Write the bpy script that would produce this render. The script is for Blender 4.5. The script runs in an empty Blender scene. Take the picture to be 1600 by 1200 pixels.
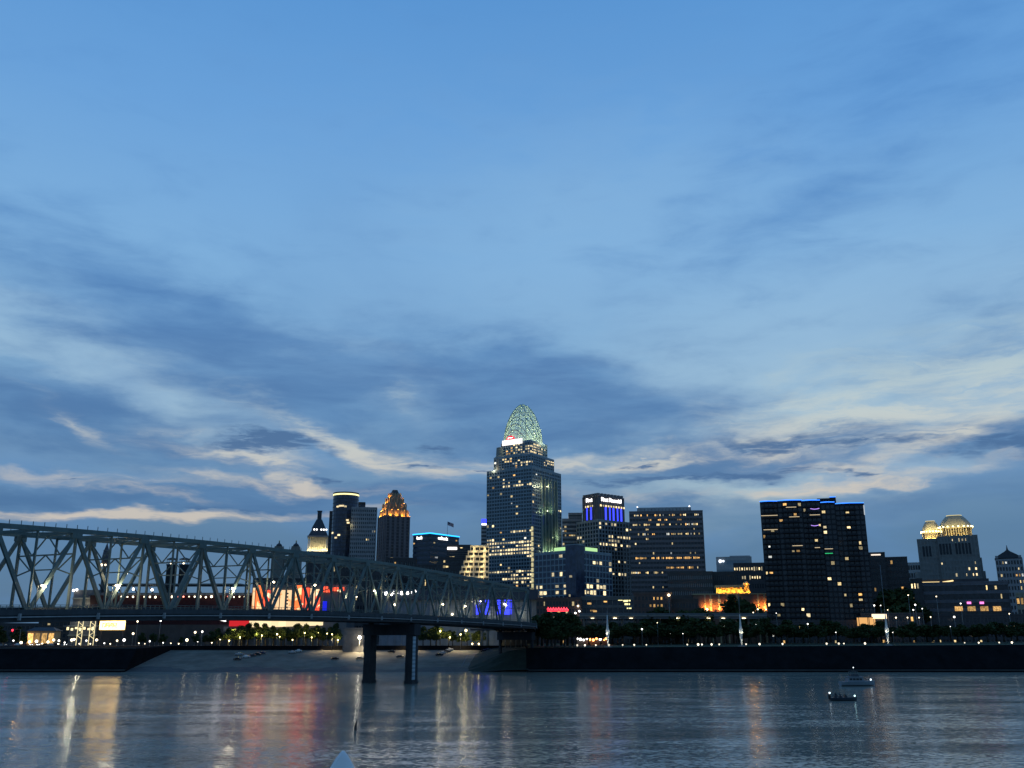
import bpy, math, random
from math import sin, cos, tan, atan, atan2, sqrt, pi, radians
from mathutils import Vector, Matrix

# ------------------------------------------------------------------ camera
F = 1450.0                       # focal length in pixels of the 1600 px wide photograph
TH = atan(400 / F)               # upward pitch: the horizon lies at row 1000
H = 17.0                         # eye height above the river
sc = bpy.context.scene
cd = bpy.data.cameras.new('camera')
cd.sensor_width = 36.0
cd.lens = 36.0 * F / 1600.0
cd.clip_start = 0.5
cd.clip_end = 20000
cam = bpy.data.objects.new('camera', cd)
sc.collection.objects.link(cam)
cam.location = (0, 0, H)
cam.rotation_euler = (pi / 2 + TH, 0, 0)
sc.camera = cam

# ------------------------------------------------------------------ exposure
sc.view_settings.view_transform = 'Standard'
sc.view_settings.look = 'None'
sc.view_settings.exposure = 0.0
sc.view_settings.gamma = 1.0
sc.view_settings.use_curve_mapping = False
sc.cycles.use_denoising = True
sc.cycles.max_bounces = 6
sc.cycles.sample_clamp_indirect = 4.0


def lin(r, g, b):
    f = lambda c: (c / 255 / 12.92) if c <= 10 else ((c / 255 + .055) / 1.055) ** 2.4
    return (f(r), f(g), f(b), 1.0)


def azel(px, py):
    dx, dy = (px - 800) / F, (600 - py) / F
    x, y, z = dx, cos(TH) - dy * sin(TH), sin(TH) + dy * cos(TH)
    return atan2(x, y), atan2(z, sqrt(x * x + y * y))


# ------------------------------------------------------------------ dusk sky with cloud layers
w = bpy.data.worlds.new('World')
sc.world = w
w.use_nodes = True
w.cycles.sampling_method = 'MANUAL'
w.cycles.sample_map_resolution = 256
nt = w.node_tree
nt.nodes.clear()


class NB:
    """small helper to wire shader nodes"""
    def __init__(s, t):
        s.t = t

    def n(s, kind, **kw):
        o = s.t.nodes.new(kind)
        for k, v in kw.items():
            setattr(o, k, v)
        return o

    def put(s, sock, v):
        if v is None:
            return
        if hasattr(v, 'is_output'):
            s.t.links.new(v, sock)
        else:
            sock.default_value = v

    def m(s, op, a, b=None, c=None, clamp=False):
        o = s.n('ShaderNodeMath', operation=op, use_clamp=clamp)
        for i, v in enumerate((a, b, c)):
            s.put(o.inputs[i], v)
        return o.outputs[0]

    def vm(s, op, a, b=None, out=0):
        o = s.n('ShaderNodeVectorMath', operation=op)
        s.put(o.inputs[0], a)
        s.put(o.inputs[1], b)
        return o.outputs[out]

    def xyz(s, x, y, z=0.0):
        o = s.n('ShaderNodeCombineXYZ')
        for i, v in enumerate((x, y, z)):
            s.put(o.inputs[i], v)
        return o.outputs[0]

    def noise(s, vec, scale, detail=4, rough=.55, dist=0.0, out=0):
        o = s.n('ShaderNodeTexNoise')
        s.put(o.inputs['Vector'], vec)
        o.inputs['Scale'].default_value = scale
        o.inputs['Detail'].default_value = detail
        o.inputs['Roughness'].default_value = rough
        o.inputs['Distortion'].default_value = dist
        return o.outputs[out]

    def smooth(s, v, a, b, lo=0.0, hi=1.0):
        o = s.n('ShaderNodeMapRange', interpolation_type='SMOOTHSTEP')
        s.put(o.inputs[0], v)
        for i, q in zip((1, 2, 3, 4), (a, b, lo, hi)):
            o.inputs[i].default_value = q
        return o.outputs[0]

    def mix(s, fac, a, b, mode='MIX'):
        o = s.n('ShaderNodeMix', data_type='RGBA', blend_type=mode)
        s.put(o.inputs[0], fac)
        s.put(o.inputs[6], a)
        s.put(o.inputs[7], b)
        return o.outputs[2]

    def ramp(s, fac, stops, interp='LINEAR'):
        o = s.n('ShaderNodeValToRGB')
        s.put(o.inputs[0], fac)
        r = o.color_ramp
        r.interpolation = interp
        while len(r.elements) < len(stops):
            r.elements.new(0.5)
        for e, (p, c) in zip(r.elements, stops):
            e.position = p
            e.color = c
        return o.outputs[0]


def build_sky():
    b = NB(nt)
    tc = b.n('ShaderNodeTexCoord').outputs['Generated']
    d = b.vm('NORMALIZE', tc)
    sep = b.n('ShaderNodeSeparateXYZ')
    b.put(sep.inputs[0], d)
    x, y, z = sep.outputs
    az = b.m('ARCTAN2', x, y)
    el = b.m('ARCSINE', z)
    # a flat cloud deck seen in perspective
    den = b.m('ADD', b.m('MAXIMUM', z, 0.0), 0.16)
    deck = b.xyz(b.m('DIVIDE', x, den), b.m('DIVIDE', y, den), 0.0)
    ang = b.xyz(az, el, 0.0)
    # organic warp of the angular coordinates
    streak = b.xyz(b.m('MULTIPLY', az, 1.0), b.m('MULTIPLY', el, 3.2), 0.0)
    wn = b.noise(streak, 5.0, 5, .55, out=1)
    wn2 = b.noise(streak, 17.0, 4, .6, out=1)
    off = b.vm('SUBTRACT', wn, (0.5, 0.5, 0.5))
    off2 = b.vm('SUBTRACT', wn2, (0.5, 0.5, 0.5))
    warp = b.vm('ADD', ang, b.vm('MULTIPLY', off, (0.17, 0.070, 0)))
    warp = b.vm('ADD', warp, b.vm('MULTIPLY', off2, (0.060, 0.022, 0)))

    def blobs(lst):
        tot = None
        for cx, cy, rx, ry, rot, st in lst:
            a0, e0 = azel(cx, cy)
            mp = b.n('ShaderNodeMapping', vector_type='TEXTURE')
            b.put(mp.inputs[0], warp)
            mp.inputs[1].default_value = (a0, e0, 0)
            mp.inputs[2].default_value = (0, 0, radians(-rot))
            mp.inputs[3].default_value = (rx / 1480, ry / 1480, 1)
            g = b.n('ShaderNodeTexGradient', gradient_type='SPHERICAL')
            b.put(g.inputs[0], mp.outputs[0])
            tot = b.m('MULTIPLY', g.outputs[1], st) if tot is None else b.m('MULTIPLY_ADD', g.outputs[1], st, tot)
        return tot

    fine = b.noise(streak, 9.0, 7, .58, .35)
    soft = b.noise(deck, 1.15, 6, .5, .6)
    wisp = b.noise(b.vm('MULTIPLY', b.vm('ADD', ang, b.vm('MULTIPLY', off, (.05, .03, 0))), (3.0, 16.0, 1)), 2.6, 6, .6, .3)

    # clear dusk sky, horizon to zenith
    base = b.ramp(b.m('DIVIDE', el, pi / 2), [
        (0.00, lin(88, 118, 146)), (0.065, lin(92, 128, 162)), (0.11, lin(114, 150, 184)),
        (0.17, lin(128, 170, 206)), (0.25, lin(126, 174, 218)), (0.34, lin(106, 161, 217)),
        (0.43, lin(88, 148, 210)), (1.0, lin(52, 104, 172))])

    light = b.smooth(b.m('ADD', blobs(LIGHT), b.m('MULTIPLY', b.m('SUBTRACT', fine, .5), 0.7)), 0.05, 1.0)
    col = b.mix(b.m('MULTIPLY', light, .88), base, b.ramp(el, [(.12, lin(172, 194, 202)), (.24, lin(158, 190, 213)), (.4, lin(136, 181, 221))]))
    # soft mottling of the high veil
    mott = b.smooth(soft, .42, .72)
    hi = b.smooth(el, .20, .60, 1.0, .35)
    col = b.mix(b.m('MULTIPLY', b.m('MULTIPLY', mott, hi), .42), col, lin(96, 142, 194))
    dk = b.m('ADD', blobs(DARK), b.m('MULTIPLY', b.m('SUBTRACT', fine, .5), 1.35))
    dark = b.smooth(dk, -0.1, 0.95)
    col = b.mix(b.m('MULTIPLY', dark, .92), col, b.mix(b.smooth(wisp, .3, .75), b.ramp(el, [(.1, lin(76, 114, 156)), (.28, lin(80, 122, 172)), (.5, lin(82, 138, 200))]), b.ramp(el, [(.1, lin(92, 130, 170)), (.28, lin(98, 142, 188)), (.5, lin(94, 150, 210))])))
    # pale wisps and cream streaks that catch the last light
    st = b.m('MULTIPLY', blobs(STREAK), b.m('MULTIPLY', b.smooth(wisp, .25, .68, .3, 1.35), b.smooth(b.noise(b.vm('MULTIPLY', warp, (4.0, 26.0, 1)), 4.0, 5, .62, .4), .25, .6, .55, 1.15)))
    s1 = b.smooth(st, 0.06, 1.75)
    col = b.mix(b.m('MULTIPLY', s1, .84), col, b.ramp(el, [(0.0, lin(216, 198, 176)), (.15, lin(208, 200, 188)), (.2, lin(206, 208, 200)), (.25, lin(188, 204, 206)), (.32, lin(158, 190, 208))]))
    # thin dark scraps in front of the light
    fibre = b.noise(b.vm('MULTIPLY', ang, (10.0, 60.0, 1)), 3.0, 5, .65, .6)
    sd = b.m('ADD', b.m('MULTIPLY', blobs(SCRAP), b.smooth(fibre, .3, .6, .45, 1.3)), b.m('MULTIPLY', b.m('SUBTRACT', wisp, .5), 0.5))
    s2 = b.smooth(sd, 0.15, 0.75)
    col = b.mix(b.m('MULTIPLY', s2, .9), col, lin(76, 110, 152))
    # the afterglow side is ahead, the sky behind the viewer is further into night
    asym = b.smooth(y, -0.9, 0.75, 0.72, 1.0)
    grey = b.xyz(asym, asym, asym)
    col = b.mix(1.0, col, grey, 'MULTIPLY')
    sky = b.n('ShaderNodeTexSky', sky_type='NISHITA')
    sky.sun_disc = False
    sky.sun_elevation = radians(-1.5)
    sky.sun_rotation = radians(-6)
    sky.air_density = 1.0
    sky.dust_density = 1.0
    sky.ozone_density = 3.0
    col = b.mix(1.0, col, b.mix(1.0, sky.outputs[0], (.012, .012, .012, 1), 'MULTIPLY'), 'ADD')
    bg = b.n('ShaderNodeBackground')
    b.put(bg.inputs[0], col)
    bg.inputs[1].default_value = 1.0
    out = b.n('ShaderNodeOutputWorld')
    nt.links.new(bg.outputs[0], out.inputs[0])


# (column, row, half width, half height, tilt, strength) of cloud masses, read off the photograph
DARK = [(260, 490, 480, 110, 12, .62), (500, 600, 440, 110, 10, .95), (960, 640, 360, 110, 8, 1.05), (40, 620, 280, 90, 10, .7),
        (250, 680, 420, 60, 6, .75), (1250, 690, 300, 34, -2, 1.1), (1130, 730, 420, 22, -2, 1.0), (1600, 690, 190, 50, 5, 1.2),
        (1400, 130, 700, 200, -32, .6), (150, 775, 420, 30, -2, .8), (600, 770, 420, 30, 0, .9), (900, 790, 1100, 36, 0, .8),
        (0, 380, 420, 140, 10, .28), (760, 560, 260, 90, 8, .7), (1580, 480, 280, 90, -25, .4), (820, 690, 200, 30, 0, .6)]
LIGHT = [(1350, 580, 680, 240, -14, 1.25), (1000, 420, 760, 260, -8, .55), (230, 575, 330, 90, 16, 1.6), (340, 640, 240, 40, 22, 1.0), (1440, 630, 500, 125, -10, 1.7),
         (640, 610, 130, 65, 25, 1.1), (560, 560, 200, 50, 15, .7), (420, 540, 180, 40, 15, .6), (120, 540, 240, 60, 14, .8), (1100, 600, 140, 50, 20, .6), (840, 590, 80, 50, 30, .6), (1530, 480, 130, 50, -30, .6), (90, 640, 150, 30, 22, .9), (60, 520, 220, 50, 15, .6), (850, 300, 900, 300, 0, .4)]
STREAK = [(600, 712, 170, 28, 17, 1.5), (480, 662, 190, 24, 27, .85), (400, 700, 190, 30, 12, .75), (715, 716, 150, 30, 5, 1.25), (270, 804, 420, 15, -3, 1.9),
          (430, 752, 300, 17, 3, 1.15), (120, 735, 260, 11, 3, .9), (160, 757, 280, 12, 5, .85), (450, 728, 160, 12, 22, .8), (980, 717, 200, 22, -4, 1.5), (1060, 712, 110, 10, -4, .8),
          (1240, 758, 470, 17, -2, .95), (1340, 748, 190, 13, 0, .75), (1330, 728, 120, 13, 4, .9), (300, 690, 240, 28, 8, .6), (1450, 688, 130, 34, -24, .9),
          (1240, 700, 150, 12, 3, .6), (1300, 650, 330, 40, 6, .45), (640, 625, 60, 26, 40, .6), (600, 600, 40, 18, 0, .4), (100, 645, 110, 20, 27, .7),
          (230, 580, 230, 60, 15, .42), (1450, 600, 460, 105, -12, 1.35), (1250, 570, 300, 60, -16, .4), (930, 765, 220, 14, 0, .6), (1560, 715, 60, 10, 0, .5)]
SCRAP = [(435, 686, 115, 24, 3, 1.0), (665, 717, 50, 5, 5, .8), (525, 744, 60, 7, 3, .75), (990, 719, 36, 5, 0, .8), (1330, 692, 210, 12, 4, .6),
         (1340, 733, 60, 6, 8, .6), (330, 788, 130, 6, -2, .7), (1100, 738, 300, 10, -2, .9), (660, 686, 80, 10, 3, .6), (1590, 690, 110, 34, 0, .9), (1240, 678, 160, 18, 0, .6), (100, 742, 40, 4, 3, .5), (730, 726, 50, 4, 2, .6)]
build_sky()

# the sun has gone below the skyline; only a faint wide afterglow is left
sd = bpy.data.lights.new('sun', 'SUN')
sd.energy = 0.08
sd.angle = radians(25)
sd.color = (1.0, .82, .66)
so = bpy.data.objects.new('sun', sd)
sc.collection.objects.link(so)
so.rotation_euler = (radians(84), 0, radians(180 + 6))

# ------------------------------------------------------------------ helpers
R = random.Random(7)
COL = sc.collection


def ray(px, py):
    dx, dy = (px - 800) / F, (600 - py) / F
    return Vector((dx, cos(TH) - dy * sin(TH), sin(TH) + dy * cos(TH)))


def at(px, py, Y):
    """world point at depth Y that the photograph shows at this pixel"""
    d = ray(px, py)
    t = Y / d.y
    return Vector((d.x * t, Y, H + d.z * t))


def ground_at(px, py, z):
    d = ray(px, py)
    t = (z - H) / d.z
    return Vector((d.x * t, d.y * t, z))


def proj(p):
    x, y, z = p[0], p[1], p[2] - H
    dep = y * cos(TH) + z * sin(TH)
    return 800 + F * x / dep, 600 - F * (z * cos(TH) - y * sin(TH)) / dep


def nodes_mat(name):
    m = bpy.data.materials.new(name)
    m.use_nodes = True
    t = m.node_tree
    t.nodes.clear()
    return m, NB(t), t


MATS = {}


def surf(name, col, rough=.7, metal=0.0, var=.25, scale=.35, spec=.5, bump=0.0):
    """painted / stone / metal surface: base colour with uneven grain and wear"""
    if name in MATS:
        return MATS[name]
    m, b, t = nodes_mat(name)
    p = b.n('ShaderNodeBsdfPrincipled')
    tc = b.n('ShaderNodeTexCoord').outputs['Object']
    n1 = b.noise(tc, scale, 5, .6)
    n2 = b.noise(b.vm('MULTIPLY', tc, (1, 1, .12)), scale * 2.4, 3, .6)
    f = b.m('ADD', b.m('MULTIPLY', n1, .6), b.m('MULTIPLY', n2, .4))
    lo = tuple(c * (1 - var) for c in col) + (1,)
    hi = tuple(min(1, c * (1 + var)) for c in col) + (1,)
    b.put(p.inputs['Base Color'], b.ramp(f, [(.3, lo), (.7, hi)]))
    p.inputs['Roughness'].default_value = rough
    p.inputs['Metallic'].default_value = metal
    p.inputs['Specular IOR Level'].default_value = spec
    if bump:
        bn = b.n('ShaderNodeBump')
        bn.inputs['Strength'].default_value = bump
        b.put(bn.inputs['Height'], n1)
        b.put(p.inputs['Normal'], bn.outputs[0])
    o = b.n('ShaderNodeOutputMaterial')
    t.links.new(p.outputs[0], o.inputs[0])
    MATS[name] = m
    return m


def glow(name, col, strength, lo=1.0, hi=1.0, sample=True, patt=None):
    """a thing that gives off light; brightness varies from copy to copy between lo and hi"""
    if name in MATS:
        return MATS[name]
    m, b, t = nodes_mat(name)
    e = b.n('ShaderNodeEmission')
    c = col + (1,)
    if patt:
        tc = b.n('ShaderNodeTexCoord').outputs['Object']
        n = b.noise(tc, patt[1], 4, .55, .8)
        b.put(e.inputs[0], b.ramp(n, [(patt[2], c), (patt[2] + .06, patt[0] + (1,))]))
    else:
        e.inputs[0].default_value = c
    rnd = b.n('ShaderNodeObjectInfo').outputs['Random']
    b.put(e.inputs[1], b.m('MULTIPLY', b.m('MULTIPLY_ADD', rnd, hi - lo, lo), strength))
    o = b.n('ShaderNodeOutputMaterial')
    t.links.new(e.outputs[0], o.inputs[0])
    if not sample:
        m.cycles.emission_sampling = 'NONE'
    MATS[name] = m
    return m


def room(name, col, strength):
    """a lit window: bright ceiling, dimmer furniture and blinds lower down, uneven from room to room"""
    if name in MATS:
        return MATS[name]
    m, b, t = nodes_mat(name)
    e = b.n('ShaderNodeEmission')
    tc = b.n('ShaderNodeTexCoord').outputs['Object']
    oi = b.n('ShaderNodeObjectInfo')
    rnd = oi.outputs['Random']
    vec = b.vm('ADD', b.vm('MULTIPLY', tc, (3, 1, 2)), oi.outputs['Location'])
    n = b.noise(vec, 1.7, 3, .6)
    s = b.m('MULTIPLY', b.smooth(n, .3, .65, .35, 1.25), b.m('MULTIPLY_ADD', b.m('POWER', rnd, 1.6), 1.3, .25))
    b.put(e.inputs[0], b.mix(rnd, col + (1,), (col[0], col[1] * .86, col[2] * .66, 1)))
    b.put(e.inputs[1], b.m('MULTIPLY', s, strength))
    o = b.n('ShaderNodeOutputMaterial')
    t.links.new(e.outputs[0], o.inputs[0])
    m.cycles.emission_sampling = 'NONE'
    MATS[name] = m
    return m


def glass(name, col, rough=.12, spec=.6):
    if name in MATS:
        return MATS[name]
    m, b, t = nodes_mat(name)
    p = b.n('ShaderNodeBsdfPrincipled')
    tc = b.n('ShaderNodeTexCoord').outputs['Object']
    n = b.noise(b.vm('MULTIPLY', tc, (.5, .5, .28)), .9, 3, .7)
    b.put(p.inputs['Base Color'], b.ramp(n, [(.35, tuple(c * .5 for c in col) + (1,)), (.65, tuple(c * 1.5 for c in col) + (1,))]))
    p.inputs['Roughness'].default_value = rough
    p.inputs['Specular IOR Level'].default_value = spec
    bn = b.n('ShaderNodeBump')
    bn.inputs['Strength'].default_value = .05
    b.put(bn.inputs['Height'], n)
    b.put(p.inputs['Normal'], bn.outputs[0])
    o = b.n('ShaderNodeOutputMaterial')
    t.links.new(p.outputs[0], o.inputs[0])
    MATS[name] = m
    return m


def thing(name, label, cat, loc=(0, 0, 0), rz=0.0, group=None):
    o = bpy.data.objects.new(name, None)
    o.empty_display_size = .5
    COL.objects.link(o)
    o.location = loc
    o.rotation_euler = (0, 0, rz)
    o['label'] = label
    o['category'] = cat
    if group:
        o['group'] = group
    return o


def tag(o, label, cat, group=None):
    o['label'] = label
    o['category'] = cat
    if group:
        o['group'] = group
    return o


def link(name, me, parent=None, loc=None, rz=0.0, kind=None):
    o = bpy.data.objects.new(name, me)
    COL.objects.link(o)
    if parent is not None:
        o.parent = parent
    if loc is not None:
        o.location = loc
    if rz:
        o.rotation_euler = (0, 0, rz)
    if kind:
        o['kind'] = kind
    return o


def copy_tree(src, loc, rz=0.0, label=None, group=None, scale=None):
    r = src.copy()
    COL.objects.link(r)
    r.location = loc
    r.rotation_euler = (0, 0, rz)
    if scale:
        r.scale = scale
    if label:
        r['label'] = label
    if group:
        r['group'] = group
    for ch in list(src.children):
        c = ch.copy()
        COL.objects.link(c)
        c.parent = r
        for g in list(ch.children):
            k = g.copy()
            COL.objects.link(k)
            k.parent = c
    return r


class MB:
    """collects shapes, builds them as one mesh object"""
    def __init__(s):
        s.v, s.f, s.sm = [], [], []

    def add(s, vs, fs, smooth=False):
        k = len(s.v)
        s.v += [tuple(v) for v in vs]
        s.f += [tuple(i + k for i in f) for f in fs]
        s.sm += [smooth] * len(fs)
        return s

    def box(s, x0, x1, y0, y1, z0, z1):
        return s.add([(x0, y0, z0), (x1, y0, z0), (x1, y1, z0), (x0, y1, z0), (x0, y0, z1), (x1, y0, z1), (x1, y1, z1), (x0, y1, z1)],
                     [(0, 3, 2, 1), (4, 5, 6, 7), (0, 1, 5, 4), (1, 2, 6, 5), (2, 3, 7, 6), (3, 0, 4, 7)])

    def beam(s, p, q, a, b=None, up=(0, 0, 1)):
        """rectangular bar from p to q, a wide and b deep"""
        b = b or a
        p, q = Vector(p), Vector(q)
        d = (q - p).normalized()
        u = Vector(up)
        if abs(d.dot(u)) > .95:
            u = Vector((0, 1, 0))
        r = d.cross(u).normalized() * a / 2
        n = r.cross(d).normalized() * b / 2
        vs = []
        for c in (p, q):
            vs += [c - r - n, c + r - n, c + r + n, c - r + n]
        return s.add(vs, [(3, 2, 1, 0), (4, 5, 6, 7), (0, 1, 5, 4), (1, 2, 6, 5), (2, 3, 7, 6), (3, 0, 4, 7)])

    def prism(s, poly, z0, z1, top=None):
        """poly counter-clockwise seen from above; top: another outline of the same count"""
        n = len(poly)
        t = top or poly
        vs = [(x, y, z0) for x, y in poly] + [(x, y, z1) for x, y in t]
        fs = [tuple(range(n - 1, -1, -1)), tuple(range(n, 2 * n))]
        fs += [(i, (i + 1) % n, n + (i + 1) % n, n + i) for i in range(n)]
        return s.add(vs, fs)

    def lathe(s, prof, n=12, c=(0, 0, 0), smooth=True):
        vs, fs = [], []
        for r, z in prof:
            for i in range(n):
                a = 2 * pi * i / n
                vs.append((c[0] + r * cos(a), c[1] + r * sin(a), c[2] + z))
        for j in range(len(prof) - 1):
            for i in range(n):
                k = (i + 1) % n
                fs.append((j * n + i, j * n + k, (j + 1) * n + k, (j + 1) * n + i))
        fs.append(tuple(range(n - 1, -1, -1)))
        fs.append(tuple((len(prof) - 1) * n + i for i in range(n)))
        return s.add(vs, fs, smooth)

    def tube(s, pts, rads, n=6, smooth=True):
        vs, fs = [], []
        pts = [Vector(p) for p in pts]
        for k, p in enumerate(pts):
            d = (pts[min(k + 1, len(pts) - 1)] - pts[max(k - 1, 0)]).normalized()
            u = Vector((0, 0, 1)) if abs(d.z) < .9 else Vector((1, 0, 0))
            a = d.cross(u).normalized()
            c = d.cross(a).normalized()
            r = rads[k] if hasattr(rads, '__len__') else rads
            vs += [p + a * r * cos(2 * pi * i / n) + c * r * sin(2 * pi * i / n) for i in range(n)]
        for j in range(len(pts) - 1):
            for i in range(n):
                k = (i + 1) % n
                fs.append((j * n + i, (j + 1) * n + i, (j + 1) * n + k, j * n + k))
        fs.append(tuple(range(n)))
        fs.append(tuple((len(pts) - 1) * n + i for i in range(n - 1, -1, -1)))
        return s.add(vs, fs, smooth)

    def ball(s, c, r, n=10, m=6, sz=1.0):
        prof = [(r * sin(pi * (j + .02) / (m + .04)), -r * cos(pi * (j + .02) / (m + .04)) * sz) for j in range(m + 1)]
        return s.lathe(prof, n, c)

    def mesh(s, name, mat):
        me = bpy.data.meshes.new(name)
        me.from_pydata(s.v, [], s.f)
        me.polygons.foreach_set('use_smooth', s.sm)
        me.materials.append(mat)
        me.update()
        return me

    def build(s, name, mat, parent=None, loc=None, rz=0.0, kind=None):
        return link(name, s.mesh(name, mat), parent, loc, rz, kind)


def ordinal(i):
    a = ['first', 'second', 'third', 'fourth', 'fifth', 'sixth', 'seventh', 'eighth', 'ninth', 'tenth', 'eleventh', 'twelfth', 'thirteenth',
         'fourteenth', 'fifteenth', 'sixteenth', 'seventeenth', 'eighteenth', 'nineteenth']
    if i <= 19:
        return a[i - 1]
    t = {2: ('twenty', 'twentieth'), 3: ('thirty', 'thirtieth'), 4: ('forty', 'fortieth'), 5: ('fifty', 'fiftieth'), 6: ('sixty', 'sixtieth')}[i // 10]
    return t[1] if i % 10 == 0 else t[0] + '-' + a[i % 10 - 1]


def text(name, body, size, mat, parent, loc, rot, depth=.15, align='CENTER', sx=1.0):
    c = bpy.data.curves.new(name, 'FONT')
    c.body = body
    c.size = size
    c.extrude = depth
    c.offset = size * .018
    c.align_x = align
    c.align_y = 'BOTTOM'
    c.resolution_u = 3
    tmp = bpy.data.objects.new(name, c)
    COL.objects.link(tmp)
    dg = bpy.context.evaluated_depsgraph_get()
    me = bpy.data.meshes.new_from_object(tmp.evaluated_get(dg))
    bpy.data.objects.remove(tmp)
    me.materials.clear()
    me.materials.append(mat)
    o = link(name, me, parent, loc)
    o.rotation_euler = rot
    o.scale = (sx, 1, 1)
    return o


def lamp_light(parent, loc, watts, col, r=.5, aim=None, cone=130):
    """the light of a lamp; with aim it is a shaded floodlight turned that way"""
    l = bpy.data.lights.new('floodlight', 'SPOT' if aim else 'POINT')
    if aim:
        l.spot_size = radians(cone)
        l.spot_blend = .5
    l.energy = watts
    l.color = col
    l.shadow_soft_size = r
    o = bpy.data.objects.new('floodlight', l)
    COL.objects.link(o)
    o.parent = parent
    o.location = loc
    if aim:
        o.rotation_euler = Vector(aim).to_track_quat('-Z', 'Y').to_euler()
    return o


# lit rooms
WARM = room('room_warm_white', (1.0, .84, .48), 1.2)
CREAM = room('room_cream', (1.0, .88, .58), 1.5)
COOL = room('room_cool_white', (.86, .95, 1.0), 1.4)
AMBER = room('room_amber', (1.0, .62, .24), 1.25)
WHITE = glow('sign_white', (1.0, .97, .94), 3.2)
LAMP = glow('lamp_warm', (1.0, .82, .54), 6.5, .5, 1.2)
LAMPW = glow('lamp_white', (1.0, .96, .90), 5.0, .6, 1.2)
BOLL = glow('lamp_levee', (1.0, .90, .70), 2.4, .5, 1.3)

# ------------------------------------------------------------------ river, banks, ground
ZG = 13.5                       # level of the city bank
YS = 532.0                      # waterline of the far bank


def water_mat():
    m, b, t = nodes_mat('river_water')
    p = b.n('ShaderNodeBsdfPrincipled')
    tc = b.n('ShaderNodeTexCoord').outputs['Object']
    big = b.noise(b.vm('MULTIPLY', tc, (.35, 1, 1)), .012, 3, .5)
    calm = b.smooth(big, .36, .64, .35, 1.0)
    n1 = b.noise(b.vm('MULTIPLY', tc, (.40, 1, 1)), .20, 3, .55, .4, out=1)
    n2 = b.noise(b.vm('MULTIPLY', tc, (.45, 1, 1)), 2.4, 4, .6, .2, out=1)
    n3 = b.noise(b.vm('MULTIPLY', tc, (.10, 1, 1)), .05, 3, .5, .3, out=1)
    h5 = (.5, .5, .5)
    sl = b.vm('MULTIPLY', b.vm('SUBTRACT', n1, h5), (.12, .28, 0))
    sl = b.vm('ADD', sl, b.vm('MULTIPLY', b.vm('SUBTRACT', n2, h5), (.36, .82, 0)))
    sl = b.vm('MULTIPLY', sl, b.xyz(calm, calm, calm))
    sl = b.vm('ADD', sl, b.vm('MULTIPLY', b.vm('SUBTRACT', n3, h5), (.04, .20, 0)))
    nrm = b.vm('NORMALIZE', b.vm('ADD', sl, (0, 0, 1)))
    p.inputs['Base Color'].default_value = (.225, .235, .195, 1)
    p.inputs['Roughness'].default_value = .15
    p.inputs['IOR'].default_value = 1.333
    b.put(p.inputs['Normal'], nrm)
    o = b.n('ShaderNodeOutputMaterial')
    t.links.new(p.outputs[0], o.inputs[0])
    return m


GRASS = surf('levee_grass', (.020, .026, .016), .95, var=.5, scale=.25)
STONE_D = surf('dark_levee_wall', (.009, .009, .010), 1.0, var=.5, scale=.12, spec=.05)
CONC = surf('concrete', (.26, .25, .23), .85, var=.22, scale=.2)
CONC_D = surf('stained_concrete', (.055, .055, .055), .9, var=.35, scale=.15)
ASPH = surf('asphalt', (.05, .05, .05), .9, var=.3, scale=.1)
COBBLE = surf('cobbled_landing', (.15, .132, .105), .95, var=.45, scale=.06, bump=.3, spec=.2)
CITYG = surf('city_ground', (.045, .045, .04), .95, var=.4, scale=.02)

MB().add([(-4000, 22, 0), (4000, 22, 0), (4000, YS + 3, 0), (-4000, YS + 3, 0)], [(0, 1, 2, 3)]).build('river', water_mat(), kind='structure')
MB().add([(-9000, 604, ZG), (9000, 604, ZG), (9000, 12000, ZG), (-9000, 12000, ZG)], [(0, 1, 2, 3)]).build('ground', CITYG, kind='structure')


def levee(xs, name, y_top, slope_end=None):
    """stepped river wall: pale footing ledge, dark slope, walk on top; xs run along the bank, y_top(x) gives its top level"""
    prof = lambda zt: [(YS - .5, -1), (YS - .5, 1.3), (YS + 1.6, 1.3), (YS + 1.6, 1.9), (YS + 14, zt), (YS + 14, zt), (YS + 19, zt), (605, max(zt, ZG) + .02), (605, -1)]
    mb = MB()
    vs, fs = [], []
    n = 9
    for x in xs:
        vs += [(x, yy, zz) for yy, zz in prof(y_top(x))]
    for i in range(len(xs) - 1):
        for j in range(n - 1):
            fs.append((i * n + j, (i + 1) * n + j, (i + 1) * n + j + 1, i * n + j + 1))
    fs.append(tuple(range(n)))
    fs.append(tuple((len(xs) - 1) * n + k for k in range(n - 1, -1, -1)))
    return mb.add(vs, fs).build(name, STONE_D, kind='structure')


zt_r = lambda x: 12.6 + max(0, x) * .0062 if x > 20 else 12.6
zt_l = lambda x: 12.4
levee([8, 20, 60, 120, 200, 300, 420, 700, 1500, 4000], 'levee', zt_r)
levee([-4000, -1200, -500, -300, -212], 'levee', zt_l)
# pale footing along the water and coping on the walls
for x0, x1 in ((9, 4000), (-4000, -212)):
    MB().box(x0, x1, YS - .9, YS + 1.7, .75, 1.34).build('footing', CONC_D, kind='structure')
MB().box(-4000, -213, YS + 13.8, YS + 14.6, 12.2, 12.75).build('coping', CONC_D, kind='structure')
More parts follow.
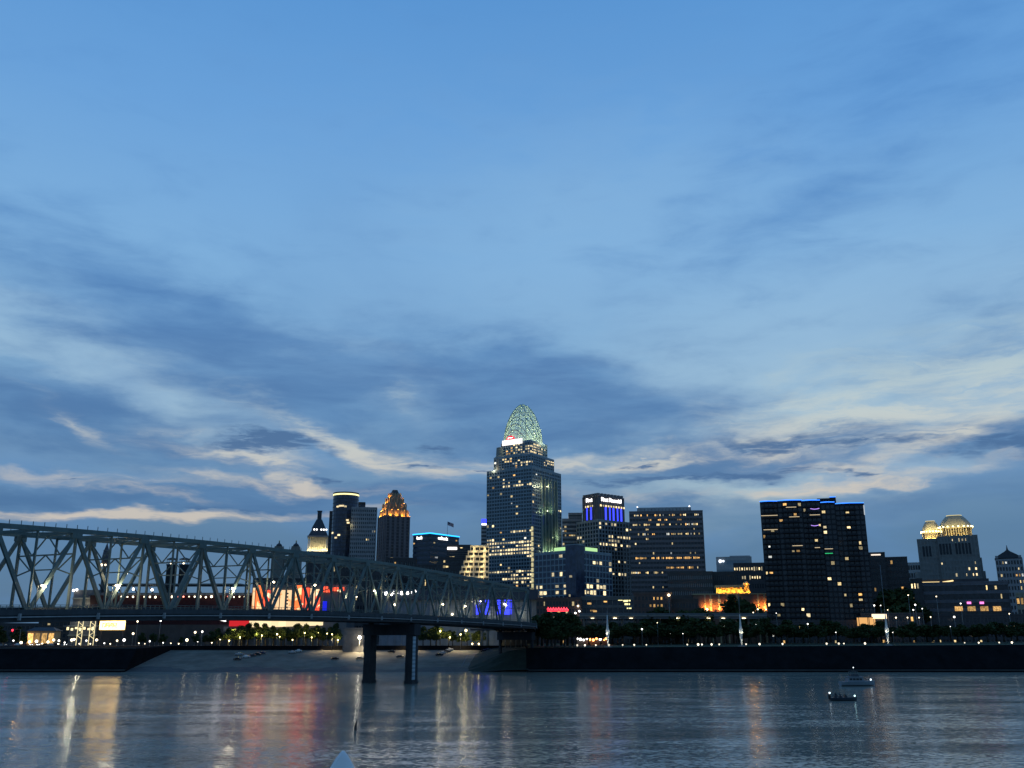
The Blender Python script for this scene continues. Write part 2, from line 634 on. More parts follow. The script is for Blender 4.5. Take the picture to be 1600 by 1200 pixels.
# grass strip and promenade behind the right levee, on which lamps and trees stand
pr = MB()
xs = [9, 60, 120, 200, 300, 420, 700, 1500]
for i in range(len(xs) - 1):
    a, c = xs[i], xs[i + 1]
    za, zc = zt_r(a), zt_r(c)
    pr.add([(a, YS + 14.3, za + .05), (c, YS + 14.3, zc + .05), (c, YS + 18, zc + .05), (a, YS + 18, za + .05)], [(0, 1, 2, 3)])
pr.build('promenade', CONC_D, kind='structure')
gr = MB()
for i in range(len(xs) - 1):
    a, c = xs[i], xs[i + 1]
    za, zc = zt_r(a), zt_r(c)
    gr.add([(a, YS + 18, za + .06), (c, YS + 18, zc + .06), (c, 604, max(zc, ZG) + 1.4), (a, 604, max(za, ZG) + 1.4)], [(0, 1, 2, 3)])
gr.build('lawn', surf('lawn', (.04, .055, .02), .95, var=.4, scale=.1), kind='structure')

# paved public landing sloping into the water between the two levees
lm = MB()
nx, ny = 26, 10
vs = []
for j in range(ny + 1):
    for i in range(nx + 1):
        x = -216 + (226) * i / nx
        t = j / ny
        yy = YS - 2 + 76 * t
        vs.append((x, yy, -.35 + 12.2 * t ** .92 + R.uniform(-.05, .05)))
lm.add(vs, [(j * (nx + 1) + i, j * (nx + 1) + i + 1, (j + 1) * (nx + 1) + i + 1, (j + 1) * (nx + 1) + i) for j in range(ny) for i in range(nx)])
lm.build('landing', COBBLE, kind='structure')


def landing_z(y):
    t = min(1, max(0, (y - YS + 2) / 76))
    return -.35 + 12.2 * t ** .92


# dark planted bank that ramps from the landing up to the levee
bk = MB()
ys = [YS - .5, YS + 2, YS + 8, YS + 14, YS + 30, YS + 50, 604]
lz = [1.3, 1.9, 7.3, 12.6, 12.7, 12.9, 13.5]
vs = []
for yy, z in zip(ys, lz):
    for x, f in ((-26 + (yy - YS) * .05, 0), (-14, .42), (-3, .8), (9, 1)):
        vs.append((x, yy, (1 - f) * (landing_z(yy) - .3) + f * z + (.0 if f in (0, 1) else R.uniform(-.3, .3))))
bk.add(vs, [(j * 4 + i, j * 4 + i + 1, (j + 1) * 4 + i + 1, (j + 1) * 4 + i) for j in range(len(ys) - 1) for i in range(3)])
bk.build('bank', GRASS, kind='structure')

# muddy strip whose dark colour paints in the light's fall-off down the landing
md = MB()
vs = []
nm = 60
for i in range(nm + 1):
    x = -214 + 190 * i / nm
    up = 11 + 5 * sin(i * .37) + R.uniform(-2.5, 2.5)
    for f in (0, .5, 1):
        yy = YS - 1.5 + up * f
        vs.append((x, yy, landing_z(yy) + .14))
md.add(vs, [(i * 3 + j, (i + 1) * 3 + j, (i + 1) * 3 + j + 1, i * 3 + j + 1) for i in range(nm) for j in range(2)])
md.build('shaded_shore', surf('shaded_mud', (.045, .040, .034), .7, var=.5, scale=.3), kind='structure')

# painted bay lines on the landing
ln = MB()
for i in range(2):
    x = -90 + i * 34
    y0, y1 = YS + 14, YS + 50
    for k in range(6):
        ya, yb = y0 + (y1 - y0) * k / 6, y0 + (y1 - y0) * (k + 1) / 6
        ln.add([(x + ya * .05, ya, landing_z(ya) + .12), (x + .5 + ya * .05, ya, landing_z(ya) + .12), (x + .5 + yb * .05, yb, landing_z(yb) + .12), (x + yb * .05, yb, landing_z(yb) + .12)], [(0, 1, 2, 3)])
ln.build('road_marking', surf('faded_paint', (.13, .13, .13), .9), kind='structure')
# retaining wall at the head of the landing
MB().box(-216, 9, 600, 606, 3, 13.6).build('retaining_wall', STONE_D, kind='structure')
# street behind the landing
MB().box(-700, 700, 612, 628, ZG - .5, ZG + .06).build('road', ASPH, kind='structure')

# far wooded hills behind the city
hb = MB()
n = 120
vs, fs = [], []
rh = random.Random(3)
ph = [rh.uniform(0, 6.28) for _ in range(6)]
for i in range(n + 1):
    x = -5000 + 10000 * i / n
    h = 62 + 16 * sin(x * .0011 + ph[0]) + 9 * sin(x * .0037 + ph[1]) + 4 * sin(x * .011 + ph[2]) + rh.uniform(-1.5, 1.5)
    vs += [(x, 3300, 0), (x, 3420, h * .8), (x, 3600, h)]
for i in range(n):
    for j in range(2):
        fs.append((i * 3 + j, (i + 1) * 3 + j, (i + 1) * 3 + j + 1, i * 3 + j + 1))
hb.add(vs, fs).build('hills', surf('far_wooded_hill', (.030, .045, .045), 1.0, var=.4, scale=.01), kind='structure')

# near bank below the viewer: a terrace edge, out of the frame except what stands on it
MB().box(-400, 400, -120, 30, -2, 11.5).build('terrace', CONC, kind='structure')

# handrail along the levee walk
lr = thing('levee_railing', 'thin steel railing along the edge of the levee walk', 'railing', (12, YS + 14.2, 0))
RAILM = surf('railing_steel', (.10, .10, .11), .5, .3)
mb, r1 = MB(), MB()
pts = []
for i in range(150):
    x = 12 + i * 3.0
    z = zt_r(max(21, x))
    mb.box(x - 12 - .05, x - 12 + .05, -.05, .05, z, z + 1.1)
    pts.append((x - 12, 0, z + 1.1))
mb.build('railing_posts', RAILM, lr, kind='stuff')
MB().tube(pts, .06, 5).build('top_rail', RAILM, lr)
MB().tube([(p[0], p[1], p[2] - .5) for p in pts], .04, 5).build('middle_rail', RAILM, lr)

# ------------------------------------------------------------------ truss bridge
STEEL = surf('bridge_steel_paint', (.095, .138, .130), .6, .05, var=.3, scale=.25)
DECKM = surf('bridge_deck_concrete', (.10, .11, .12), .85, var=.3)
FASC = surf('weathered_fascia', (.040, .048, .054), .8, var=.35)
GIRD = surf('dark_girder_steel', (.028, .034, .042), .6, .1, var=.3)
PIERM = surf('pier_masonry', (.045, .045, .05), .9, var=.35, scale=.2, spec=.2)
BA = math.atan2(9.05, 20.7)
PERP = Vector((-cos(BA), sin(BA), 0))           # from the near truss to the far truss
BW = 19.7


def top_z(k):
    return 46.0 - .0725 * (k - 6) ** 2


def rail_z(k):
    return 27.9 - (.05 if k < 7 else .03) * (k - 7) ** 2


def near(k, z):
    if k > 13.2:                                 # the approach bends away towards the city
        return Vector((9.96 + (k - 13.2) * .8, 508.2 + (k - 13.2) * 22.5, z))
    return Vector((-109.5 + 9.05 * k, 235 + 20.7 * k, z))


def far_t(k, z):
    return near(k, z) + PERP * BW


K0, K1 = -4, 13
bridge = thing('truss_bridge', 'long blue-green steel truss bridge crossing the river from the near bank', 'bridge', near(K0, 0))
B0 = near(K0, 0)
dk = lambda k: rail_z(k) - 1.5                   # deck surface


def bpart(mb, name, mat=STEEL, kind=None, parent=None):
    mb.v = [(v[0] - B0.x, v[1] - B0.y, v[2] - B0.z) for v in mb.v]
    return mb.build(name, mat, parent or bridge, kind=kind)


for side in (near, far_t):
    k = K0
    while k < K1 - .01:
        bpart(MB().beam(side(k, top_z(k)), side(k + 1, top_z(k + 1)), .9, 1.15), 'top_chord')
        bpart(MB().beam(side(k, dk(k) - 1.0), side(k + 1, dk(k + 1) - 1.0), .8, 1.1), 'bottom_chord')
        k += 1
    for k in range(K0, K1 + 1):
        bpart(MB().beam(side(k, dk(k) - .6), side(k, top_z(k) - .5), .55, .75), 'vertical')
        if k < K1:
            h = k + .5
            tz = (top_z(k) + top_z(k + 1)) / 2
            bpart(MB().beam(side(h, dk(h) - .6), side(h, tz - .5), .45, .55), 'vertical')
            bpart(MB().beam(side(k, top_z(k) - .5), side(h, dk(h) - .5), .6, .95), 'diagonal')
            bpart(MB().beam(side(k + 1, top_z(k + 1) - .5), side(h, dk(h) - .5), .6, .95), 'diagonal')
        # gusset plates at the joints
        d = (side(k + .1, 0) - side(k, 0)).normalized()
        g = MB()
        c = side(k, top_z(k) - .9)
        g.beam(c - d * 1.5, c + d * 1.5, .98, 1.9)
        bpart(g, 'gusset_plate')
    # inclined end post
    bpart(MB().beam(side(K1, top_z(K1) - .3), side(K1 + .75, dk(K1 + .75) - .8), .8, 1.0), 'end_post')
    # handrail posts along the top chord
    mb = MB()
    for i in range((K1 - K0) * 7 + 1):
        k = K0 + i / 7
        kk = math.floor(k)
        z = top_z(kk) + (top_z(kk + 1) - top_z(kk)) * (k - kk) if kk < K1 else top_z(K1)
        p = side(k, z + .5)
        mb.beam(p, p + Vector((0, 0, 1.05)), .13)
    bpart(mb, 'handrail_posts', kind='stuff')

for i in range((K1 - K0) * 2 + 1):
    k = K0 + i / 2
    a, c = near(k, 0), far_t(k, 0)
    kk = min(math.floor(k), K1 - 1)
    zt = top_z(kk) + (top_z(kk + 1) - top_z(kk)) * (k - kk) - .4
    zb = dk(k)
    P = lambda s, z: Vector((a.x + (c.x - a.x) * s, a.y + (c.y - a.y) * s, z))
    bpart(MB().beam(P(0, zt), P(1, zt), .5, .7), 'top_strut')
    if i % 2 == 0:
        m1, m2 = zt - 5.2, zt - 9.3
        f = MB()
        f.beam(P(0, m1), P(1, m1), .3, .36)
        for s0, s1 in ((0, .25), (.5, .25), (.5, .75), (1, .75)):
            f.beam(P(s0, zt - .3), P(s1, m1), .24, .28)
            f.beam(P(s0, m1), P(s1, m2 + .4), .24, .28)
        f.beam(P(0, m2 - 1.0), P(.25, m2 + .4), .26, .3).beam(P(.25, m2 + .4), P(.75, m2 + .4), .26, .3).beam(P(.75, m2 + .4), P(1, m2 - 1.0), .26, .3)
        bpart(f, 'sway_frame')
    # floor beam under the deck
    bpart(MB().beam(P(-.12, zb - 1.6), P(1.12, zb - 1.6), .5, 1.5), 'floor_beam', GIRD)
for k in range(K0, K1):
    f = MB()
    f.beam(near(k, top_z(k) - .35), far_t(k + .5, (top_z(k) + top_z(k + 1)) / 2 - .35), .35, .35)
    f.beam(near(k + 1, top_z(k + 1) - .35), far_t(k + .5, (top_z(k) + top_z(k + 1)) / 2 - .42), .35, .35)
    bpart(f, 'lateral_brace')

# deck, fascia, railing
steps = [K0 + .5 * i for i in range(2 * (13 - K0) + 1)] + [13.2, 13.5, 14, 14.5, 15, 15.5, 16, 16.5, 17, 17.6]


def ribbon(o0, o1, z0, z1):
    """long bar following the deck between two cross offsets (metres from the near truss) and two heights over the deck"""
    mb = MB()
    vs, fs = [], []
    for k in steps:
        a, c = near(k, 0) + PERP * o0, near(k, 0) + PERP * o1
        z = dk(k)
        vs += [(a.x, a.y, z + z0), (c.x, c.y, z + z0), (c.x, c.y, z + z1), (a.x, a.y, z + z1)]
    for i in range(len(steps) - 1):
        for j in range(4):
            q = (j + 1) % 4
            fs.append((i * 4 + j, (i + 1) * 4 + j, (i + 1) * 4 + q, i * 4 + q))
    fs += [(3, 2, 1, 0), tuple((len(steps) - 1) * 4 + j for j in range(4))]
    return mb.add(vs, fs)


bpart(ribbon(.6, BW - .6, -.45, 0), 'roadway_slab', DECKM)
bpart(ribbon(-3.0, .3, -.5, .12), 'sidewalk_slab', FASC)
bpart(ribbon(BW - .3, BW + 3.0, -.5, .12), 'sidewalk_slab', DECKM)
for o in (-2.4, 3, 6.5, 10, 13.5, 17, BW + 2.2):
    bpart(ribbon(o, o + .5, -2.6, -.52), 'girder', GIRD)
for o in (-3.15, BW + 2.95):
    bpart(ribbon(o, o + .16, -1.0, .30), 'fascia', FASC)
    r = ribbon(o + .02, o + .12, 1.28, 1.40)
    bpart(r, 'handrail', STEEL)
    bpart(ribbon(o + .04, o + .10, .78, .86), 'guard_rail', STEEL)
    mb = MB()
    for i in range(int((17.6 - K0) * 14)):
        k = K0 + i / 14
        p = near(k, dk(k) + .28) + PERP * (o + .07)
        mb.beam(p, p + Vector((0, 0, 1.1)), .10)
    bpart(mb, 'railing_posts', STEEL, kind='stuff')
for o in (.95, BW - 1.1):
    bpart(ribbon(o, o + .2, .002, .8), 'traffic_barrier', FASC)
# service pipe under the walkway with its hangers
bpart(ribbon(-3.35, -3.1, -1.5, -1.25), 'service_pipe', surf('pale_pipe', (.28, .30, .31), .6))
mb = MB()
for k in range(K0, 14):
    p = near(k + .3, dk(k + .3) - 1.5) + PERP * (-3.2)
    mb.box(p.x - .3, p.x + .3, p.y - .3, p.y + .3, p.z - .6, p.z + .9)
bpart(mb, 'pipe_hangers', surf('pale_pipe', (.28, .30, .31), .6), kind='stuff')


def pier(k, label, z0, col_w, ztop_off=3.1, lit_side=False, name='bridge_pier'):
    a = near(k, 0)
    rz = -BA
    t = thing(name, label, 'pier', (a.x, a.y, z0), rz)
    zt = dk(k) - ztop_off - z0
    for off in (0.0, -BW):
        c = MB()
        w2 = col_w / 2
        c.prism([(off - w2, -w2 * 1.5), (off + w2, -w2 * 1.5), (off + w2, w2 * 1.5), (off - w2, w2 * 1.5)], -4, zt - 4.4,
                [(off - w2 * .9, -w2 * 1.4), (off + w2 * .9, -w2 * 1.4), (off + w2 * .9, w2 * 1.4), (off - w2 * .9, w2 * 1.4)])
        c.box(off - w2 * 1.15, off + w2 * 1.15, -w2 * 1.65, w2 * 1.65, -4, 1.2)
        c.build('column', PIERM, t)
    MB().box(-BW - col_w * .75, col_w * .75, -2.6, 2.6, zt - 4.4, zt).build('cap_beam', PIERM, t)
    for off in (0, -BW):
        MB().box(off - .8, off + .8, -.8, .8, zt, zt + 1.1).build('bearing', GIRD, t)
    if lit_side:  # pale blocks paint the lighter, lit side onto the stone column
        for i in range(11):
            g = MB().box(col_w / 2 + .0, col_w / 2 + .25, -2.4, -.2, 1.6 + i * 1.55, 1.6 + i * 1.55 + 1.3)
            g.build('lit_side_block', surf('lit_side_paint', (.34, .40, .44), .7), t)
    return t


pier(7.6, 'dark two-column river pier standing in the water under the bridge', 0, 3.3, lit_side=True)
pier(14.95, 'slim two-column pier carrying the bridge end beside the levee corner', 0, 1.3)
pier(-2.2, 'two-column river pier below the near end of the bridge', 0, 3.3)
ab = near(17.6, 0)
am = thing('abutment', 'concrete abutment under trees where the bridge meets the city bank', 'abutment', (ab.x, ab.y, 0), -BA)
MB().box(-BW - 3.4, 3.4, 0, 9, 0, dk(17.6) - .6).build('wall', CONC_D, am)
# old stone pier behind the bridge
a, c = at(536, 1020, 596), at(570, 985, 596)
op = thing('stone_pier', 'broad grey masonry pier on the landing behind the river pier', 'pier', ((a.x + c.x) / 2, 596, 11))
wd = (c.x - a.x) / 2
op_m = surf('weathered_ashlar', (.16, .15, .14), .9, var=.3)
for i in range(7):
    MB().box(-wd + .04 * i, wd - .04 * i, -3, 3, -4 + i * 2.35, -4 + i * 2.35 + 2.27).build('stone_course', op_m, op)
MB().box(-wd - .4, wd + .4, -3.4, 3.4, 12.5, 13.3).build('coping', op_m, op)

# ramp on slim concrete columns beyond the landing
p0, p1 = at(735, 985, 603), at(848, 984, 603)
rm = thing('ramp', 'short concrete ramp on two slim columns behind the landing near the trees', 'ramp', ((p0.x + p1.x) / 2, 603, 11))
hw, zr = (p1.x - p0.x) / 2, at(760, 985, 603).z - 11
MB().box(-hw, hw, -3, 3, zr - .1, zr + 1.1).build('deck', CONC_D, rm)
for px in (753, 762):
    x = at(px, 1000, 602).x - (p0.x + p1.x) / 2
    MB().lathe([(.95, -1), (.85, zr - 1.5), (1.3, zr - .1)], 12, (x, -1, 0)).build('column', CONC, rm)

# street lamps on the bridge: (column, row, cross offset in metres)
blamps = [(57, 913, -.3), (187, 885, BW - 1.5), (174, 913, -.3), (357, 918, -.3), (421, 899, BW - 1.5), (486, 899, BW - 1.5), (580, 922, -.3), (607, 928, -.3),
          (552, 931, BW - 1.5), (688, 943, -.3), (723, 946, -.3), (748, 929, BW - 1.5), (787, 944, -.3)]
BLM = glow('bridge_lamp_head', (1.0, .84, .56), 40.0, .8, 1.1)
POSTM = surf('lamp_post_paint', (.30, .30, .28), .5, .4)
lamp_src = None
for i, (px, py, o) in enumerate(sorted(blamps)):
    # find the place on the deck line where the lamp stands
    best = min((abs(proj(near(k / 50, dk(k / 50) + 4) + PERP * o)[0] - px), k / 50) for k in range(-200, 700))[1]
    base = near(best, dk(best)) + PERP * o
    q = at(px, py, base.y)
    hh = max(3.5, min(11, q.z - base.z))
    lab = 'lit street lamp on the bridge deck, %s counting from the near end' % ordinal(i + 1)
    t = thing('bridge_lamp', lab, 'street lamp', base, 0, 'street lamps on the truss bridge')
    MB().tube([(0, 0, 0), (0, 0, hh - .4), (.25, 0, hh - .05), (1.0, 0, hh)], [.13, .10, .08, .07], 6).build('post', POSTM, t)
    MB().box(.55, 1.5, -.25, .25, hh - .06, hh + .12).build('lamp_housing', POSTM, t)
    MB().ball((1.05, 0, hh - .32), .36, 8, 5, .7).build('lamp_globe', BLM, t)
    lamp_light(t, (1.9 if o < 5 else -1.5, 2.4 if o < 5 else -2.4, hh - .8), 1300 if best < 4 else 450, (1, .82, .54), .3)

# ------------------------------------------------------------------ city buildings
WINMESH = {}


def win_mesh(mat):
    """one lit window: a thin box one metre square whose face looks to -Y"""
    if mat.name not in WINMESH:
        WINMESH[mat.name] = MB().box(-.5, .5, -.06, .0, -.5, .5).mesh('window', mat)
    return WINMESH[mat.name]


class Bld:
    """a building whose footprint is fitted to the columns that the photograph shows at one row, standing at depth Y and turned by phi degrees"""
    def __init__(s, name, label, cat, Y, pl, pc, pr, row, phi=0.0, depth=None, z0=ZG, bend=None):
        tz = lambda px: ray(px, row).x / ray(px, row).y
        if depth:        # seen square on: turned so that its flank lies along the sight line
            phi = math.degrees(atan(tz(pl if pl + pc > 1600 else pc))) + (.6 if pl + pc < 1600 else 0)
        ph = radians(phi)
        s.ph = ph
        if phi >= 0 or depth:
            C = at(pc, row, Y)
            tl, tr = tz(pl), tz(pr)
            w = (C.x - tl * Y) / (cos(ph) + tl * sin(ph))
            d = depth if depth else (tr * Y - C.x) / (sin(ph) - tr * cos(ph))
            cc = (w / 2, -d / 2)
        else:
            C = at(pc, row, Y)
            tl, tr = tz(pl), tz(pr)
            w = (tr * Y - C.x) / (cos(ph) + tr * sin(ph))
            d = depth if depth else (C.x - tl * Y) / (-sin(ph) + tl * cos(ph))
            cc = (-w / 2, -d / 2)
        s.w, s.d, s.z0, s.Y = w, abs(d), z0, Y
        d = s.d
        cc = (cc[0], -d / 2)
        ex, ey = Vector((cos(ph), -sin(ph), 0)), Vector((sin(ph), cos(ph), 0))
        O = Vector((C.x, C.y, 0)) - ex * cc[0] - ey * cc[1]
        s.O = Vector((O.x, O.y, z0))
        s.ex, s.ey = ex, ey
        s.root = thing(name, label, cat, s.O, -ph)
        s.n = 0

    def loc(s, p):
        q = Vector(p) - s.O
        return Vector((q.dot(s.ex), q.dot(s.ey), q.z))

    def wor(s, p):
        return s.O + s.ex * p[0] + s.ey * p[1] + Vector((0, 0, p[2]))

    def on(s, px, py, axis=1, val=None):
        """local point where the sight line of a pixel meets the plane local x (axis 0) or y (axis 1) = val; default the front face"""
        if val is None:
            val = -s.d / 2
        o = s.loc((0, 0, H))
        r = ray(px, py)
        d = Vector((r.dot(s.ex), r.dot(s.ey), r.z))
        t = (val - o[axis]) / d[axis]
        return o + d * t

    def z(s, py, px=None):
        return s.on(px if px is not None else 800, py).z

    def part(s, mb, name, mat, kind=None, parent=None):
        return mb.build(name, mat, parent or s.root, kind=kind)

    def face(s, which, x0, x1, y0, y1):
        if which == 'front':
            return x1 - x0, (lambda a, o, z: (x0 + a, y0 - o, z)), 0.0
        if which == 'right':
            return y1 - y0, (lambda a, o, z: (x1 + o, y0 + a, z)), pi / 2
        if which == 'left':
            return y1 - y0, (lambda a, o, z: (x0 - o, y1 - a, z)), -pi / 2

    def tier(s, z0, z1, core, frame, floors, bays, x0=None, x1=None, y0=None, y1=None, faces=('front', 'right'), pier=.25, span=.35, proud=.35,
             every=1, lit=(), base=0.0, wmat=None, cap=True, wname='window', top_pad=.6, dots=None, parapet=1.0):
        """one storey block: recessed glazing, proud floor bands and piers, single lit windows"""
        x0 = -s.w / 2 if x0 is None else x0
        x1 = s.w / 2 if x1 is None else x1
        y0 = -s.d / 2 if y0 is None else y0
        y1 = s.d / 2 if y1 is None else y1
        s.part(MB().box(x0, x1, y0, y1, z0, z1), 'glazing', core)
        fh = (z1 - z0 - top_pad) / floors
        mb = MB()
        W0 = x1 - x0
        for fc in faces:
            wd, mp, rot = s.face(fc, x0, x1, y0, y1)
            nb = max(1, round(bays * wd / W0))
            bw = wd / nb

            def bx(a0, a1, o0, o1, c0, c1):
                p = [mp(a0, o0, c0), mp(a1, o1, c1)]
                mb.box(min(p[0][0], p[1][0]), max(p[0][0], p[1][0]), min(p[0][1], p[1][1]), max(p[0][1], p[1][1]), c0, c1)
            if span > 0:
                for j in range(floors + 1):
                    zz = z0 + j * fh
                    bx(0, wd, -.05, proud, zz - (0 if j == 0 else fh * span * .5), zz + fh * span * .5 if j < floors else z1)
            if pier > 0:
                for i in range(0, nb + 1, every):
                    a = i * bw
                    bx(max(0, a - bw * pier / 2), min(wd, a + bw * pier / 2), -.05, proud + .13, z0 + .02, z1 - .02)
            for j in range(floors):
                for i in range(nb):
                    a, zz = (i + .5) * bw, z0 + (j + .5) * fh
                    pxy = proj(s.wor(mp(a, .1, zz)))
                    m, pr = wmat or WARM, base
                    for L in lit:
                        if L[0] <= pxy[0] <= L[2] and L[1] <= pxy[1] <= L[3]:
                            pr = L[4]
                            if len(L) > 5:
                                m = L[5]
                    if pr and R.random() < pr:
                        if m is WARM and R.random() < .35:
                            m = R.choice((COOL, AMBER, CREAM))
                        o = link(wname, win_mesh(m), s.root, mp(a, .08, zz))
                        o.rotation_euler = (0, 0, rot)
                        o.scale = (bw * (1 - pier) * (R.uniform(.82, .97) if R.random() < .65 else R.uniform(.4, .8)), 1, fh * (1 - span) * R.uniform(.5, .95))
                        s.n += 1
        if mb.v:
            s.part(mb, 'facade_grid', frame, kind='stuff')
        if cap:
            e = proud + .2
            p = MB().box(x0 - (e if 'left' in faces else 0), x1 + e, y0 - e, y1, z1, z1 + parapet)
            s.part(p, 'parapet', frame)
        return s

    def neon(s, pts, mat, r=.35, name='light_strip'):
        return s.part(MB().tube(pts, r, 6), name, mat)


GL_BLUE = glass('blue_black_glass', (.038, .062, .080))
GL_DARK = glass('dark_glass', (.028, .032, .038))
GL_TEAL = glass('teal_glass', (.05, .085, .08))
GL_NAVY = glass('navy_glass', (.030, .044, .078))
FR_BLUE = surf('blue_grey_mullion', (.25, .31, .34), .5, .1)
FR_GREY = surf('grey_precast', (.30, .29, .29), .8)
FR_BROWN = surf('brown_granite', (.19, .155, .15), .7)
FR_DARK = surf('dark_brick', (.075, .068, .068), .85)
FR_LIME = surf('limestone', (.25, .235, .20), .8)
FR_TAN = surf('tan_stone', (.32, .28, .20), .8)
FR_PALE = surf('pale_stone_panel', (.36, .36, .35), .6)
ROOFM = surf('slate_roof', (.050, .055, .065), .7)
LED_BLUE = glow('led_blue', (.03, .20, 1.0), 2.6)
LED_DEEP = glow('led_deep_blue', (.035, .05, 1.0), 2.6)
LED_GREEN = glow('led_pale_green', (.55, .95, .42), .95)
LED_YEL = glow('led_yellow', (1.0, .92, .42), 1.6)
NEON_RED = glow('neon_red', (1.0, .05, .08), 3.4)
PURPLE = room('room_purple', (.55, .32, 1.0), 1.6)
GREENW = room('room_green', (.1, .8, .3), 1.0)


# ---- tallest tower with the steel tiara
def crown_tower():
    b = Bld('crown_tower', 'tallest glass office tower crowned by a pale steel tiara', 'skyscraper', 790, 761, 831, 876, 745, 34)
    w, d = b.w, b.d
    z1 = b.z(735, 790)
    lit = [(761, 844, 832, 853, .96, CREAM), (761, 855, 832, 861, .96, CREAM), (761, 862, 832, 869, .96, CREAM), (795, 826, 832, 834, .8, CREAM),
           (761, 891, 832, 899, .85, CREAM), (786, 902, 832, 910, .85, CREAM), (785, 754, 808, 761, .85, CREAM), (810, 752, 832, 760, .8, CREAM),
           (848, 795, 878, 802, .85, CREAM), (763, 745, 770, 752, .8), (775, 742, 783, 749, .8), (848, 780, 862, 785, .7), (852, 755, 862, 763, .7)]
    b.tier(0, z1, GL_BLUE, FR_BLUE, 48, 17, lit=lit, base=.035, pier=.18, span=.34, proud=.3)
    # lit glass corner and pale vertical fins on the right face
    zc0, zc1 = 2, b.on(831, 822).z
    cm = MB()
    for i in range(22):
        z = zc0 + (zc1 - zc0) * i / 22
        cm.box(w / 2 - .6, w / 2 + .75, -d / 2 - .75, -d / 2 + .6, z + .5, z + (zc1 - zc0) / 22 - .5)
    b.part(cm, 'corner_stair', glow('corner_light', (1.0, .90, .50), .62, sample=False))
    fm = surf('pale_fin', (.30, .36, .30), .5)
    for px in (846, 851, 856, 861, 866, 870):
        p = b.on(px, 850, 0, w / 2)
        b.part(MB().box(w / 2 + .35, w / 2 + 1.5, p.y - .28, p.y + .28, 0, z1 - 6), 'fin', fm)
    # curved bay on the right face
    pa, pb = b.on(846, 850, 0, w / 2).y, b.on(872, 850, 0, w / 2).y
    bay = [(w / 2 + 1.2 * sin(pi * i / 8), pa + (pb - pa) * i / 8) for i in range(9)]
    b.part(MB().prism([(w / 2 - 1, pa)] + bay + [(w / 2 - 1, pb)], 0, z1 - 8), 'curved_bay', GL_TEAL)
    for px, py, wt in ((850, 864, 2600), (860, 862, 2200), (868, 840, 1200), (853, 905, 1500), (866, 900, 1200), (846, 800, 900), (858, 798, 900)):
        p = b.on(px, py, 0, w / 2)
        lamp_light(b.root, (w / 2 + 4.5, p.y, p.z), wt, (.86, 1, .55), .6, aim=(-1, 0, .4), cone=150)
    # setbacks
    xa, ya = b.on(770, 722).x, b.on(868, 722, 0, w / 2).y
    z2 = b.z(714, 790)
    l2 = [(805, 719, 834, 727, .85, CREAM), (783, 712, 803, 722, .55), (848, 716, 868, 728, .75, CREAM)]
    b.tier(z1, z2, GL_BLUE, FR_BLUE, 5, 14, x0=xa, x1=w / 2 - 2, y0=-d / 2 + 2, y1=ya, lit=l2, pier=.22, span=.3, base=.1)
    xb, yb = b.on(776, 700).x + 1.5, b.on(862, 700, 0, w / 2).y
    z3 = b.z(692, 790)
    l3 = [(805, 694, 848, 713, .8, CREAM), (783, 700, 803, 712, .5, AMBER)]
    b.tier(z2, z3, GL_BLUE, FR_BLUE, 5, 12, x0=xb, x1=w / 2 - 5, y0=-d / 2 + 5, y1=yb, lit=l3, pier=.25, span=.3, base=.08)
    # rounded shoulder with a lit ledge on the left
    sh = MB()
    sx = b.on(772, 730).x
    sh.lathe([(5.6, 0), (5.6, (z3 - z1) * .55), (4.8, (z3 - z1) * .6), (4.4, (z3 - z1) * .9)], 18, (sx + 3, -d / 2 + 7, z1), smooth=False)
    b.part(sh, 'rounded_shoulder', FR_LIME)
    lamp_light(b.root, (sx, -d / 2 - 1.5, z1 + 1.2), 900, (1, .86, .55), .5)
    for px in (833, 838, 843, 855):
        p = b.on(px, 760, 0, w / 2)
        lamp_light(b.root, (w / 2 + 2.4, p.y, p.z), 600, (1, .88, .5), .3)
        b.part(MB().box(w / 2 + .4, w / 2 + 1.6, p.y - .7, p.y + .7, p.z - 1.3, p.z - .7), 'lamp_bracket', FR_BLUE)
    # roof sign: white board and red emblem
    q0, q1 = b.on(785, 698, 1, -d / 2 + 4), b.on(816, 689, 1, -d / 2 + 4)
    b.part(MB().box(q0.x, q1.x, -d / 2 + 3.6, -d / 2 + 4.1, z3 - 1.4, z3 + 3.2), 'sign_board', glow('sign_soft_white', (1, .95, .90), 1.5))
    r0 = b.on(798, 685, 1, -d / 2 + 4)
    em = MB()
    n = 14
    arc = [(r0.x + 4.4 * cos(pi * i / n), z3 + 3.3 + 3.4 * sin(pi * i / n)) for i in range(n + 1)]
    vs = [(x, -d / 2 + 3.5, z) for x, z in arc] + [(x, -d / 2 + 4.0, z) for x, z in arc]
    m = n + 1
    em.add(vs, [tuple(range(m))[::-1], tuple(range(m, 2 * m))] + [(i, (i + 1) % m, m + (i + 1) % m, m + i) for i in range(m)])
    e = b.part(em, 'red_emblem', glow('emblem_red', (1, .03, .05), 1.6))
    b.part(MB().tube([(r0.x - 2.6, -d / 2 + 3.3, z3 + 4.0), (r0.x - 1.2, -d / 2 + 3.3, z3 + 5.2), (r0.x + .4, -d / 2 + 3.3, z3 + 4.6), (r0.x + 2.6, -d / 2 + 3.3, z3 + 4.9)], .28, 6), 'emblem_stroke', WHITE, parent=e)
    # tiara: a pointed egg of crossing arches
    cx, cy = b.on(817, 690, 1, 0).x, 0.0
    Rb = abs(b.on(848, 690, 1, 0).x - b.on(785, 690, 1, 0).x) / 2 * cos(b.ph)
    ht = b.on(817, 632, 1, 0).z - z3
    TI = surf('tiara_steel', (.62, .68, .56), .45, .0, var=.1)

